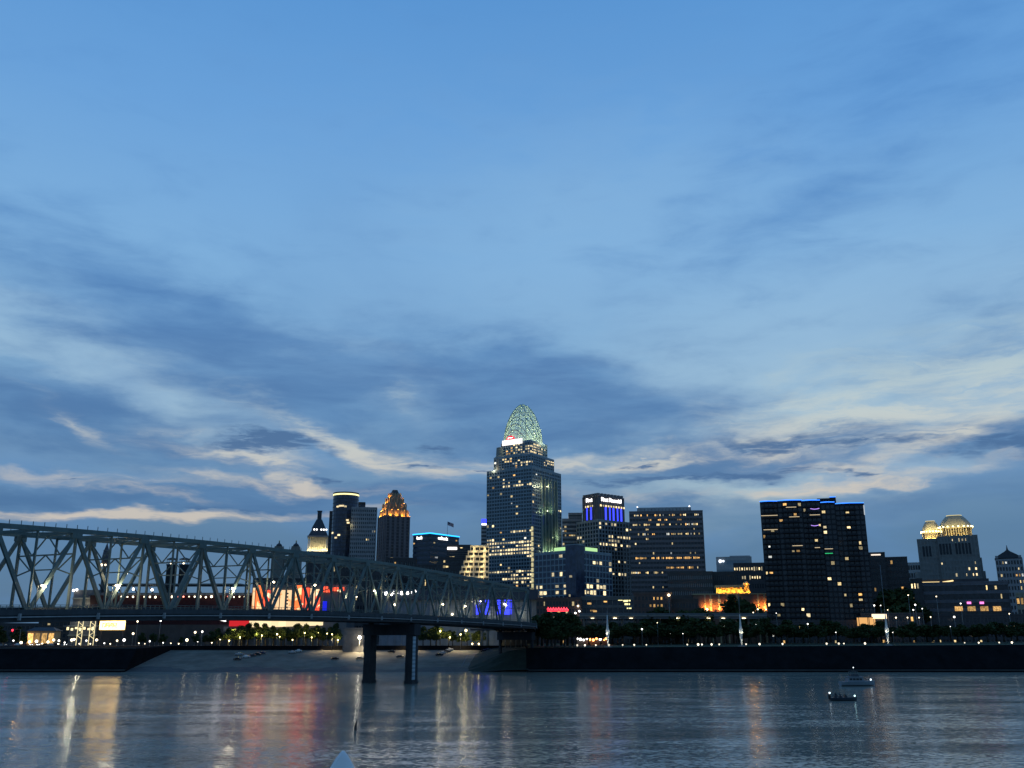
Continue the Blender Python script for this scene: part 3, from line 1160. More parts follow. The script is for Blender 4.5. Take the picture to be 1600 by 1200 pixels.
    def rr(t):
        return Rb * max(0.0, 1 - t ** 2.0) ** .62
    egg = lambda th, t: Vector((cx + rr(t) * cos(th), cy + rr(t) * sin(th) * .82, z3 + .4 + ht * t))
    ribs = 14
    for i in range(ribs):
        a = 2 * pi * i / ribs
        b.part(MB().tube([egg(a, t / 14) for t in range(15)], .30, 5), 'rib', TI)
    for j in range(1, 10):
        t = 1 - (1 - j / 10) ** 1.15
        b.part(MB().tube([egg(2 * pi * i / 28, t) for i in range(29)], .20, 5), 'hoop', TI)
    # see-through membrane added inside the ribs to give the tiara a soft glow
    m, nb, t_ = nodes_mat('tiara_glow_screen')
    df, tr, mx = nb.n('ShaderNodeBsdfDiffuse'), nb.n('ShaderNodeBsdfTransparent'), nb.n('ShaderNodeMixShader')
    df.inputs[0].default_value = (.62, .70, .58, 1)
    mx.inputs[0].default_value = .30
    t_.links.new(tr.outputs[0], mx.inputs[1])
    t_.links.new(df.outputs[0], mx.inputs[2])
    t_.links.new(mx.outputs[0], nb.n('ShaderNodeOutputMaterial').inputs[0])
    sv, sf = [], []
    for j in range(13):
        for i in range(24):
            p = egg(2 * pi * i / 24, min(.995, j / 12.4))
            sv.append((cx + (p.x - cx) * .96, cy + (p.y - cy) * .96, p.z))
    for j in range(12):
        for i in range(24):
            sf.append((j * 24 + i, j * 24 + (i + 1) % 24, (j + 1) * 24 + (i + 1) % 24, (j + 1) * 24 + i))
    b.part(MB().add(sv, sf, True), 'glow_screen', m)
    # sweeping arches that lean forward over the sign
    for k, (tw, hh) in enumerate(((.95, .97), (.82, .80), (.68, .63), (.55, .47), (.42, .32))):
        pts = []
        for i in range(21):
            u = -1 + 2 * i / 20
            t = hh * (1 - u * u)
            th = -pi / 2 + u * tw * pi / 2 * 1.15
            p = egg(th, min(.985, t))
            pts.append(p + Vector((0, -.5, 0)))
        b.part(MB().tube(pts, .5, 5), 'arch', TI)
    for k, (tw, hh) in enumerate(((.6, .40), (.42, .3), (.25, .2))):
        pts = [egg(.15 - u * tw, hh * (1 - u * u)) * 1.0 + Vector((.6, -.6, 0)) for u in [-1 + i / 8 for i in range(17)]]
        b.part(MB().tube(pts, .34, 5), 'arch', TI)
    b.part(MB().prism([(cx + Rb * .95 * cos(2 * pi * i / 24), cy + Rb * .8 * sin(2 * pi * i / 24)) for i in range(24)], z3, z3 + 1.6), 'crown_base', FR_BLUE)
    for th, t, wts in ((-1.2, .25, 2200), (-.2, .2, 5200), (-2.2, .2, 2000), (1.2, .25, 2000), (-.7, .1, 2600)):
        p = egg(th, t)
        lamp_light(b.root, (cx + (p.x - cx) * .45, cy + (p.y - cy) * .45, p.z), wts * .9, (.88, 1.0, .66), .8)
    lamp_light(b.root, (cx, cy, z3 + ht * .55), 3000, (.86, 1.0, .72), .8)
    for th in (-2.4, -1.6, -.7, .1):
        p = egg(th, .05)
        lamp_light(b.root, (cx + (p.x - cx) * 1.35, cy + (p.y - cy) * 1.45, z3 + 1.5), 1800, (.90, 1.0, .68), .5)


crown_tower()


# ---- low glass block with green roof bands in front of it
def green_block():
    b = Bld('glass_office_block', 'blue glass office block with two pale green lit roof bands below the tallest tower', 'office building', 690, 836, 899, 955, 862, 44)
    z1 = b.z(861, 899)
    lit = [(838, 893, 900, 899, .6), (838, 910, 960, 924, .4, CREAM), (838, 924, 960, 934, .45, CREAM), (838, 936, 960, 944, .7, CREAM), (917, 914, 948, 930, .8, CREAM), (900, 872, 912, 881, .7, CREAM), (922, 872, 940, 881, .6, CREAM)]
    b.tier(0, z1, GL_NAVY, FR_BLUE, 15, 10, lit=lit, base=.07, pier=.16, span=.2, proud=.25, wmat=CREAM)
    for a, c, fc in ((866, 895, 'f'), (915, 933, 'r')):
        if fc == 'f':
            x0, x1 = b.on(a, 858).x, b.on(c, 858).x
            b.part(MB().box(x0, x1, -b.d / 2 - .2, -b.d / 2 + .4, z1 + 1.1, z1 + 3.6), 'green_band', LED_GREEN)
        else:
            y0, y1 = b.on(a, 857, 0, b.w / 2).y, b.on(c, 857, 0, b.w / 2).y
            b.part(MB().box(b.w / 2 - .4, b.w / 2 + .2, y0, y1, z1 + 1.1, z1 + 3.6), 'green_band', LED_GREEN)
    b.part(MB().box(b.w / 2 - 9, b.w / 2 + .9, -b.d / 2 - .9, -b.d / 2 + 9, 0, z1 + 4.5), 'corner_tower', GL_NAVY)
    for i in range(14):
        zz = 3 + i * (z1 - 3) / 14
        if R.random() < .6:
            o = link('window', win_mesh(CREAM), b.root, (b.w / 2 - 3 - R.random() * 3, -b.d / 2 - .93, zz))
            o.scale = (R.uniform(1.5, 4), 1, 1.6)
    b.part(MB().box(b.w / 2 - 9.2, b.w / 2 + 1.1, -b.d / 2 - 1.1, -b.d / 2 + 9, z1 + 4.5, z1 + 5.1), 'cornice', FR_BLUE)


green_block()


# ---- twin-signed tower with blue slots
def slot_tower():
    b = Bld('signed_tower', 'stone office tower with white roof lettering and blue lit slots', 'skyscraper', 800, 901, 935, 990, 815, 52)
    w, d = b.w, b.d
    z1 = b.z(813, 935)
    lit = [(950, 838, 990, 846, .85, CREAM), (935, 849, 988, 857, .7, CREAM), (900, 840, 916, 846, .8, CREAM), (935, 814, 965, 824, .5, CREAM), (958, 892, 978, 898, .8, CREAM)]
    b.tier(0, z1, GL_DARK, FR_PALE, 29, 8, lit=lit, base=.05, pier=.28, span=.3, proud=.35, wmat=CREAM)
    x0, y1 = b.on(910, 800).x, b.on(976, 800, 0, w / 2).y
    z2 = b.z(775, 935)
    b.tier(z1, z2, FR_BROWN, FR_BROWN, 1, 6, x0=x0, x1=w / 2 - .6, y0=-d / 2 + .6, y1=y1, pier=.3, span=0)
    zs0, zs1 = b.z(812, 935), b.z(791, 935)
    for px in (917, 923):
        x = b.on(px, 800).x
        b.part(MB().box(x - .7, x + .7, -d / 2 + .1, -d / 2 + .55, zs0 + 1, zs1), 'blue_slot', LED_DEEP)
    for px in (947, 953, 959, 965, 971):
        y = b.on(px, 800, 0, w / 2).y
        b.part(MB().box(w / 2 - .55, w / 2 - .1, y - .75, y + .75, zs0 - 1 - (px - 947) * .05, zs1), 'blue_slot', LED_DEEP)
    zl = b.z(789, 935)
    for i in range(4):
        o = link('window', win_mesh(CREAM), b.root, (b.on(915 + i * 3.5, 788).x, -d / 2 + .1, zl))
        o.scale = (1.3, 1, 1.6)
    for i in range(10):
        o = link('window', win_mesh(CREAM), b.root, (w / 2 - .1, b.on(939 + i * 4.0, 789, 0, w / 2).y, zl))
        o.scale = (1.6, 1, 1.6)
        o.rotation_euler = (0, 0, pi / 2)
    z3 = z2
    zt = b.z(783.5, 935)
    sx = (b.on(912, 780).x + b.on(929, 780).x) / 2
    text('roof_lettering', 'First', 4.6, WHITE, b.root, (sx, -d / 2 - .1, zt), (pi / 2, 0, 0), sx=.95)
    ya, yb = b.on(937, 781, 0, w / 2).y, b.on(973, 781, 0, w / 2).y
    text('roof_lettering', 'First Financial', 4.6, WHITE, b.root, (w / 2 + .1, (ya + yb) / 2, zt), (pi / 2, 0, pi / 2), sx=(yb - ya) / 29)
    # toothed roofline
    mb = MB()
    for i in range(7):
        x = x0 + (w / 2 - x0) * (i + .5) / 7
        mb.box(x - 1.0, x + 1.0, -d / 2 + .4, -d / 2 + 2.4, z3 + 1, z3 + 3.0)
    for i in range(8):
        y = -d / 2 + (y1 + d / 2) * (i + .5) / 8
        mb.box(w / 2 - 2.4, w / 2 - .4, y - 1.0, y + 1.0, z3 + 1, z3 + 3.0)
    b.part(mb, 'roof_teeth', FR_BROWN, kind='stuff')
    # banded wing on the left
    g = Bld('banded_office_block', 'grey banded office block stepping down beside the tallest tower', 'office building', 830, 878, 909, 915, 806, 10, depth=30)
    g.tier(0, g.z(812, 890), GL_DARK, FR_GREY, 28, 9, lit=[(878, 828, 900, 842, .5)], base=.05, pier=0, span=.45)
    g.tier(g.z(812, 890), g.z(803, 890), GL_DARK, FR_GREY, 2, 6, x0=g.on(888, 806).x, pier=0, span=.45)


slot_tower()


# ---- broad brown office slab with many lit windows
def brown_slab():
    b = Bld('brown_office_slab', 'broad dark brown office slab with scattered lit windows and a low roof house', 'office building', 770, 983, 1097, 1099, 802, 6, depth=40)
    z1 = b.z(800, 1040)
    lit = [(990, 800, 1090, 808, .5), (990, 813, 1090, 820, .55), (985, 820, 1060, 825, .5), (990, 828, 1090, 838, .25), (1018, 832, 1090, 840, .5), (990, 870, 1092, 877, .62, AMBER),
           (1020, 880, 1085, 887, .8, AMBER), (985, 892, 1045, 900, .5), (990, 840, 1090, 868, .06), (1000, 805, 1090, 813, .35, AMBER)]
    b.tier(0, z1, GL_DARK, FR_BROWN, 27, 46, lit=lit, base=.035, pier=.2, span=.52, proud=.4, wmat=WARM, every=2)
    z2 = b.z(793, 1040)
    b.part(MB().box(b.on(996, 797).x, b.on(1080, 797).x, -b.d / 2 + 6, b.d / 2 - 4, z1, z2 + 1), 'roof_house', FR_PALE)
    mb = MB()
    for i in range(16):
        x = b.on(996, 797).x + (b.on(1080, 797).x - b.on(996, 797).x) * i / 15
        mb.box(x - .2, x + .2, -b.d / 2 + 5.7, -b.d / 2 + 6, z1 + 1, z2)
    b.part(mb, 'louvre_fins', FR_BROWN, kind='stuff')
    for px in (996, 1078):
        x = b.on(px, 793).x
        b.part(MB().ball((x, -b.d / 2 + 6, z2 + 1.6), .5, 8, 5), 'beacon', LAMPW)


brown_slab()


# ---- dark apartment tower with blue roof outline
def apartment_tower():
    b = Bld('apartment_tower', 'black apartment tower with a bright blue outlined roof at the riverfront', 'apartment tower', 640, 1187, 1349, 1352, 784, 4, depth=34)
    w, d = b.w, b.d
    APT = surf('black_brick', (.018, .019, .023), .85)
    nf = 27
    lit = [(1225, 788, 1248, 796, .35, AMBER), (1230, 802, 1252, 812, .35, AMBER), (1218, 812, 1250, 822, .4, AMBER), (1240, 822, 1252, 836, .7, AMBER), (1238, 840, 1258, 856, .5, AMBER),
           (1268, 790, 1280, 798, .5, PURPLE), (1264, 800, 1282, 808, .5, CREAM), (1295, 918, 1315, 925, .8, AMBER), (1205, 895, 1228, 905, .6, AMBER), (1187, 784, 1350, 970, .08)]
    sl = glow('string_light', (1, .80, .50), .8)
    sp = glow('string_light_purple', (.5, .3, 1), 1.5)
    sg = glow('string_light_green', (.05, .9, .3), .9)
    # the front folds in and out: (first column, last column, roof row left, roof row right, how far it stands forward)
    folds = [(1187, 1214, 783, 783, 0.0), (1214.3, 1252, 781.5, 781.5, 4.0), (1252.3, 1281, 781.5, 781.5, 1.4), (1281.3, 1303, 784.5, 784.5, 3.2), (1303.3, 1349, 786, 786, .8)]
    for i, (p0, p1, r0, r1, fw) in enumerate(folds):
        x0, x1 = b.on(p0, 784).x, b.on(p1, 784).x
        y0 = -d / 2 - fw
        z1 = b.on((p0 + p1) / 2, r0 + 2, 1, y0).z
        nb = max(2, round((x1 - x0) / 3.2))
        b.tier(0, z1, GL_DARK, APT, nf, nb, x0=x0, x1=x1, y0=y0, y1=d / 2 - i * .1, faces=('front', 'right', 'left') if fw > 1 else ('front',), lit=lit, pier=.22, span=.3, proud=.25, wmat=WARM, cap=False)
        b.part(MB().box(x0 + .01, x1 - .01, y0 - .5, d / 2 - i * .1 - .2, z1, z1 + .9), 'parapet', APT)
        b.neon([(x0, y0 - .7, z1 + .7), ((x0 + x1) / 2, y0 - .7, z1 + .95), (x1, y0 - .7, z1 + .7)], LED_BLUE, .30)
        fh = (z1 - .6) / nf
        if i in (0, 1, 2, 4):
            xm, hw = (x0 + x1) / 2, (x1 - x0) * (.36 if i != 4 else .2)
            mb = MB()
            for j in range(1, nf):
                mb.box(xm - hw, xm + hw, y0 - 1.7, y0 + .1, j * fh - .14, j * fh + .14)
                mb.box(xm - hw, xm + hw, y0 - 1.78, y0 - 1.66, j * fh + .16, j * fh + 1.2)
            b.part(mb, 'balcony_stack', APT, kind='stuff')
        if i == 4:
            q = b.on(1342, 790, 1, y0)
            b.part(MB().box(x1 - .4, x1 + .25, y0 - .4, y0 + .2, b.z(805, 1342), b.z(790, 1342)), 'corner_light', glow('corner_pale', (.8, .9, 1), .6))
        for px, py, m, hw in ((1202, 806, sl, 13), (1204, 828, sl, 11), (1236, 793, sl, 8), (1241, 808, sl, 8), (1246, 853, sl, 8), (1273, 795, sp, 7), (1273, 821, sp, 6), (1273, 805, sl, 8), (1277, 856, sl, 4), (1293, 858, sl, 8), (1293, 865, sg, 8)):
            if p0 <= px < p1:
                p = b.on(px, py, 1, y0)
                dx = abs(b.on(px + hw, py, 1, y0).x - p.x)
                n = 6
                b.part(MB().tube([(max(x0, min(x1, p.x - dx + 2 * dx * k / n)), y0 - 1.9, p.z - (.5 * sin(pi * k / n) if m is sp else 0)) for k in range(n + 1)], .2, 5), 'string_light', m)
    zt = b.z(786, 1300)
    xa, xb, xc = b.on(1278, 780).x, b.on(1308, 780).x, b.on(1302, 776).x
    b.part(MB().box(xa, xb, -6, 9, zt - 1, b.on(1290, 778.5, 1, -6).z), 'plant_room', APT)
    zz = b.on(1300, 776.5, 1, -5).z
    b.part(MB().box(xc - 1.6, xb, -5, 3, zt - 1, zz), 'plant_room', APT)
    b.neon([(xc - 1.6, -5.3, zz), (xb, -5.3, zz)], LED_BLUE, .28)


apartment_tower()


# ---- twin domed headquarters tower
def domed_tower():
    b = Bld('domed_office_tower', 'pale stone office tower with two yellow lit domed tops', 'office building', 960, 1433, 1527, 1532, 842, 12, depth=50)
    w, d = b.w, b.d
    st = surf('warm_grey_limestone', (.21, .205, .19), .8)
    z1, zl = b.z(838, 1500), b.z(843, 1450)
    xs = b.on(1465, 845).x
    lit = [(1480, 892, 1505, 897, .8, CREAM), (1505, 876, 1530, 905, .4, CREAM), (1468, 880, 1490, 886, .5), (1495, 843, 1522, 849, .6, CREAM)]
    b.tier(0, z1, st, st, 18, 12, x0=xs, lit=lit, base=.03, pier=.5, span=.4, proud=.35, wmat=CREAM)
    b.tier(0, zl, st, st, 18, 6, x1=xs - .05, y0=-d / 2 + 2.5, faces=('front', 'left'), lit=lit, base=.03, pier=.5, span=.4, proud=.35, wmat=CREAM)
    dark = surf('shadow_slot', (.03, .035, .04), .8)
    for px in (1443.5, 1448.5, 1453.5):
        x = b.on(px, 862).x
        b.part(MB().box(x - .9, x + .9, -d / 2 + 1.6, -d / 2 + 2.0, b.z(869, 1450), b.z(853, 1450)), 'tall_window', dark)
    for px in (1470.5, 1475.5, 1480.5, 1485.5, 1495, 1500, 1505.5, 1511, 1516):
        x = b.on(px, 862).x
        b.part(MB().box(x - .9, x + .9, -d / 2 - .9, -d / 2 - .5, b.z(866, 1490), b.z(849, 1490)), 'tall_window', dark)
    for px, py in ((1534, 871), (1540, 892)):
        x = b.on(px, py).x
        b.part(MB().box(w / 2, max(w / 2 + 1, x), -d / 2 + (px - 1530) * .3, d / 2, 0, b.z(py, 1530)), 'shoulder', st)
    b.part(MB().box(b.on(1429, 893).x, -w / 2, -d / 2 + 3, d / 2, 0, b.z(893, 1440)), 'shoulder', st)
    YEL = surf('weathered_copper_dome', (.30, .28, .20), .5, .1)
    dr = surf('pale_drum_stone', (.55, .50, .36), .7)
    bulb = glow('dome_bulb', (1.0, .86, .40), 7.0, .8, 1.2)
    for i, (c0, c1, rb, rt, dt, zb) in enumerate(((1440, 1471, 844, 834, 815, zl), (1467, 1519, 840, 827.5, 806.5, z1))):
        yy = 0.0
        A, C = b.on(c0, rt, 1, yy), b.on(c1, rt, 1, yy)
        cx, r = (A.x + C.x) / 2, (C.x - A.x) / 2
        zd, zt = A.z, b.on((c0 + c1) / 2, dt, 1, yy).z
        k8 = lambda f: [(cx + r * f * sx, yy + r * f * sy) for sx, sy in ((-1, -.62), (-.62, -1), (.62, -1), (1, -.62), (1, .62), (.62, 1), (-.62, 1), (-1, .62))]
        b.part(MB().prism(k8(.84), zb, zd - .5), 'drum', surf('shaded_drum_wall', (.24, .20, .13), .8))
        for k in range(9):
            x = cx - r * .6 + r * 1.2 * k / 8
            b.part(MB().box(x - .5, x + .5, yy - r * .96, yy - r * .88, zb, zd - .5), 'column', dr)
        for sx in (-1, 1):
            for k in range(4):
                y = yy - r * .55 + r * 1.1 * k / 3
                b.part(MB().box(cx + sx * r * .92 - .5, cx + sx * r * .92 + .5, y - .5, y + .5, zb, zd - .5), 'column', dr)
        b.part(MB().prism(k8(1.02), zd - .5, zd + .6), 'cornice', dr)
        hh = zt - zd - .6
        prof = [(1.0, 0), (.92, .24), (.81, .48), (.68, .70), (.54, .90), (.42, 1.0)]
        for j in range(5):
            (ra, za), (rb_, zc) = prof[j], prof[j + 1]
            b.part(MB().prism(k8(ra), zd + .6 + hh * za, zd + .6 + hh * zc, k8(rb_)), 'dome_course', YEL)
        tp = k8(.45)
        b.neon([(x, y, zt + .25) for x, y in tp + tp[:1]], glow('dome_ring', (1, .85, .4), .9), .28, 'light_ring')
        rim = k8(1.03)
        for k in range(8):
            (xa, ya), (xb, yb) = rim[k], rim[(k + 1) % 8]
            m = 4 if k in (1, 3, 5, 7) else 2
            for q in range(m):
                f = (q + .5) / m
                b.part(MB().ball((xa + (xb - xa) * f, ya + (yb - ya) * f, zd + 1.1), .62, 8, 5), 'bulb', bulb)
        for k in range(4):
            x = cx - r * .75 + r * 1.5 * k / 3
            lamp_light(b.root, (x, yy - r * 1.25, zb + 1.6), 1500, (1, .70, .20), .4, aim=(0, 1, .6))
        lamp_light(b.root, (cx - r * 1.25, yy - r * .3, zb + 2), 1700, (1, .70, .22), .4)
        lamp_light(b.root, (cx + r * 1.25, yy - r * .3, zb + 2), 1700, (1, .70, .22), .4)
        for sx in (-.7, 0, .7):
            lamp_light(b.root, (cx + sx * r, yy - r * 1.5, zd + 3), 3400, (1, .80, .36), .4, aim=(0, 1, .3))


domed_tower()


# ---- setback tower with orange lit crown
def orange_crown():
    b = Bld('setback_tower', 'dark brick setback tower with an orange floodlit crown and beacon', 'skyscraper', 1010, 590, 602, 640, 830, 62)
    w, d = b.w, b.d
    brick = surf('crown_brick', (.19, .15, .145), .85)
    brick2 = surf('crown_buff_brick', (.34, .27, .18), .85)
    z1 = b.z(806, 602)
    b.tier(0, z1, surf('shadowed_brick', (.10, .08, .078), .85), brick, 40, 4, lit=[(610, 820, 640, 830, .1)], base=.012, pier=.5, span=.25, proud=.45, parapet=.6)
    z = z1
    hs = [(.92, 797), (.78, 786), (.60, 777), (.42, 770)]
    for i, (f, py) in enumerate(hs):
        z2 = b.z(py, 602)
        t = MB().box(-w / 2 * f, w / 2 * f, -d / 2 * f, d / 2 * f, z, z2)
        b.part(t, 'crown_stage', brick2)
        nbt = 7 - i
        for k in range(nbt):
            y = -d / 2 * f + d * f * (k + .5) / nbt
            b.part(MB().box(w / 2 * f - .1, w / 2 * f + .9, y - .7, y + .7, z - 3 if i == 0 else z, z2 + 1.2), 'buttress', brick2)
            if k % 2 == 0 or i > 1:
                lamp_light(b.root, (w / 2 * f + 2.6, y + d * f / nbt * .5, z + .8), 2200, (1, .40, .05), .3, aim=(-1, 0, .5))
        for k in range(2):
            x = -w / 2 * f + w * f * (k + .5) / 2
            b.part(MB().box(x - .7, x + .7, -d / 2 * f - .9, -d / 2 * f + .1, z, z2 + 1.2), 'buttress', brick2)
            lamp_light(b.root, (x, -d / 2 * f - 2.6, z + .8), 2800, (1, .42, .05), .3, aim=(0, 1, .5))
        z = z2
    b.part(MB().prism([(-4, -4), (4, -4), (4, 4), (-4, 4)], z, z + 5, [(-2.2, -2.2), (2.2, -2.2), (2.2, 2.2), (-2.2, 2.2)]), 'cap', FR_DARK)
    zt = b.z(759, 615)
    b.part(MB().tube([(0, 0, z + 4), (0, 0, zt)], [.5, .25], 6), 'mast', FR_DARK)
    b.part(MB().ball((0, 0, zt), 1.0, 8, 6), 'beacon', glow('beacon', (1, .85, .75), 3.0))


orange_crown()


# ---- round-topped dark glass tower with yellow ring and its grey gridded neighbour
def ring_tower():
    c = at(537, 840, 930)
    r = (at(557, 800, 930).x - at(518, 800, 930).x) / 2 * 1.02
    t = thing('round_glass_tower', 'dark navy glass tower with a thin yellow ring light around its top', 'skyscraper', (c.x + .5, 930, ZG))
    zt = at(537, 776, 930).z - ZG
    n = 20
    MB().lathe([(r, 0), (r, zt)], n, smooth=False).build('glazing', GL_NAVY, t)
    mb = MB()
    for j in range(1, 36):
        mb.lathe([(r + .12, 0), (r + .12, .7)], n, (0, 0, zt * j / 36), smooth=False)
    mb.build('floor_bands', surf('navy_spandrel', (.018, .030, .045), .5), t, kind='stuff')
    MB().lathe([(r + .2, 0), (r + .2, 3.2)], n, (0, 0, zt), smooth=False).build('cap', FR_DARK, t)
    MB().lathe([(r + .32, 0), (r + .32, 1.5)], n, (0, 0, zt + .2), smooth=False).build('ring_light', LED_YEL, t)
    for px, py in ((531, 794), (535, 793), (539, 793), (543, 794), (522, 834), (533, 838), (528, 842), (546, 815), (547, 819)):
        p = at(px, py, 930)
        x = p.x - c.x - .5
        if abs(x) < r:
            a = -math.acos(max(-1, min(1, x / r)))
            o = link('window', win_mesh(CREAM), t, (r * 1.005 * cos(a), r * 1.005 * sin(a), p.z - ZG), a + pi / 2)
            o.scale = (2.6, 6, 1.6)
    s = Bld('glass_stair_wing', 'narrow dark glass wing attached behind the yellow ringed tower', 'office building', 948, 555, 570, 574, 790, 8, depth=16)
    s.tier(0, s.z(786, 562), GL_NAVY, FR_DARK, 36, 4, pier=.1, span=.3)
    s = Bld('slim_glass_wing', 'slim dark slab rising just before the yellow ringed tower', 'office building', 948, 515, 519, 523, 800, 8, depth=16)
    s.tier(0, s.z(800, 517), GL_NAVY, FR_DARK, 34, 2, pier=.1, span=.3)
    g = Bld('grey_grid_tower', 'grey concrete office tower with a regular grid of small windows', 'office building', 905, 549, 588, 591, 800, 14, depth=24)
    g.tier(0, g.z(794, 570), GL_DARK, FR_GREY, 32, 13, lit=[(576, 824, 590, 832, .5), (568, 842, 576, 848, .6)], base=.012, pier=.45, span=.45, proud=.5)
    lamp_light(g.root, (-g.w / 2 - 2, -g.d / 2 - 1.5, g.z(822, 550)), 1600, (1, .9, .45), .5)


ring_tower()


# ---- tower with lit colonnade and pyramid roof
def pyramid_tower():
    b = Bld('pyramid_roof_tower', 'old stone tower with a bright lit colonnade under a dark pyramid roof', 'tower', 1000, 480, 513, 514, 850, 5, depth=24)
    w, d = b.w, b.d
    st = surf('colonnade_marble', (.62, .56, .42), .7, var=.1)
    z0 = b.z(862, 497)
    z1 = b.z(839, 497)
    b.tier(0, z0, GL_DARK, FR_GREY, 24, 7, base=.03, pier=.4, span=.3)
    b.part(MB().box(-w / 2 + 2.2, w / 2 - 2.2, -d / 2 + 2.2, d / 2 - 2.2, z0, z1), 'cella_wall', st)
    n = 10
    for i in range(n):
        x = -w / 2 + w * (i + .5) / n
        b.part(MB().lathe([(.62, 0), (.55, .4), (.5, z1 - z0 - .5), (.7, z1 - z0)], 8, (x, -d / 2 + .8, z0 + .5)), 'column', st)
    for i in range(7):
        y = -d / 2 + 2 + (d - 2) * (i + .5) / 7
        b.part(MB().lathe([(.62, 0), (.5, .4), (.5, z1 - z0 - .5), (.7, z1 - z0)], 8, (w / 2 - .8, y, z0 + .5)), 'column', st)
    b.part(MB().box(-w / 2 - .3, w / 2 + .3, -d / 2 - .3, d / 2, z1, z1 + 1.4), 'entablature', FR_GREY)
    for i in range(7):
        lamp_light(b.root, (-w / 2 + w * (i + .5) / 7, -d / 2 - 2.0, z0 + 1.2), 1500, (1, .84, .42), .4, aim=(0, 1, .5))
    lamp_light(b.root, (w / 2 + 2, -d / 2 + 4, z0 + 2), 900, (1, .84, .42), .4)
    q = lambda f: [(-w / 2 * f, -d / 2 * f), (w / 2 * f, -d / 2 * f), (w / 2 * f, d / 2 * f), (-w / 2 * f, d / 2 * f)]
    za, zb, zc, zd = z1 + 1.4, b.z(829, 497), b.z(810, 497), b.z(797, 497)
    b.part(MB().prism(q(.94), za, zb, q(.70)), 'roof', ROOFM)
    b.part(MB().prism(q(.66), zb, zb + 3.2), 'attic', ROOFM)
    b.part(MB().prism(q(.66), zb + 3.2, zc, q(.26)), 'roof', ROOFM)
    b.part(MB().prism(q(.20), zc, zd), 'lantern', ROOFM)
    b.part(MB().prism(q(.24), zd, zd + .7), 'lantern_cap', ROOFM)
    for px in (491, 495, 502, 506, 510):
        x = b.on(px, 826).x
        o = link('dormer_light', win_mesh(WHITE), b.root, (x, -d / 2 * .68 - .1, zb + 1.5))
        o.scale = (1.5, 2, 1.6)


pyramid_tower()


# ---- office block with cyan roof line and flag
def cyan_block():
    b = Bld('cyan_roof_office', 'square office block with a cyan roof outline and white roof signs', 'office building', 900, 646, 672, 717, 836, 38)
    w, d = b.w, b.d
    z1 = b.z(835, 672)
    b.tier(0, z1, GL_NAVY, surf('blue_grey_precast', (.075, .085, .10), .8), 22, 9, lit=[(668, 865, 684, 872, .5, COOL)], base=.02, pier=.0, span=.5)
    b.neon([(-w / 2, -d / 2 - .8, z1 + 1.2), (w / 2 + .7, -d / 2 - .8, z1 + 1.2), (w / 2 + .7, d / 2, z1 + 1.2)], glow('led_cyan', (.02, .38, 1.0), 3.0), .55)
    z = z1 - 4.6
    xa, xb = b.on(650, 838).x, b.on(662, 838).x
    text('roof_sign', 'bank', 4.2, WHITE, b.root, ((xa + xb) / 2, -d / 2 - .5, z), (pi / 2, 0, 0), sx=.9)
    ya, yb = b.on(683, 838, 0, w / 2).y, b.on(700, 838, 0, w / 2).y
    text('roof_sign', 'usbank', 4.2, WHITE, b.root, (w / 2 + .6, (ya + yb) / 2, z), (pi / 2, 0, pi / 2), sx=(yb - ya) / 13.5)
    # flagpole on its roof
    p = at(699, 831, 905)
    tp = at(699, 812, 905)
    f = thing('flagpole', 'roof flagpole flying a small flag above the cyan outlined block', 'flagpole', (p.x, 905, z1 + ZG))
    MB().tube([(0, 0, 0), (0, 0, 13)], [.25, .15], 6).build('pole', surf('white_pole', (.6, .6, .6), .5), f)
    fl = MB()
    vs, fs = [], []
    for i in range(9):
        x = i * .75
        y = .5 * sin(i * .9)
        vs += [(x, y, 13 - i * .28), (x, y, 9.6 - i * .30), (x, y + .08, 9.6 - i * .30), (x, y + .08, 13 - i * .28)]
    for i in range(8):
        for j in range(4):
            fs.append((i * 4 + j, i * 4 + (j + 1) % 4, (i + 1) * 4 + (j + 1) % 4, (i + 1) * 4 + j))
    m, nb, t = nodes_mat('striped_flag')
    pb = nb.n('ShaderNodeBsdfPrincipled')
    tc = nb.n('ShaderNodeTexCoord').outputs['Object']
    sp = nb.n('ShaderNodeSeparateXYZ')
    nb.put(sp.inputs[0], tc)
    stz = nb.m('FRACT', nb.m('MULTIPLY', nb.m('ADD', sp.outputs[2], nb.m('MULTIPLY', sp.outputs[0], .39)), 1.7))
    stripes = nb.mix(nb.m('GREATER_THAN', stz, .5), (.35, .02, .03, 1), (.6, .6, .6, 1))
    canton = nb.m('MULTIPLY', nb.m('LESS_THAN', sp.outputs[0], 2.6), nb.m('GREATER_THAN', nb.m('ADD', sp.outputs[2], nb.m('MULTIPLY', sp.outputs[0], .39)), 11.2))
    nb.put(pb.inputs['Base Color'], nb.mix(canton, stripes, (.02, .03, .12, 1)))
    oo = nb.n('ShaderNodeOutputMaterial')
    t.links.new(pb.outputs[0], oo.inputs[0])
    fl.add(vs, fs).build('flag', m, f)


cyan_block()


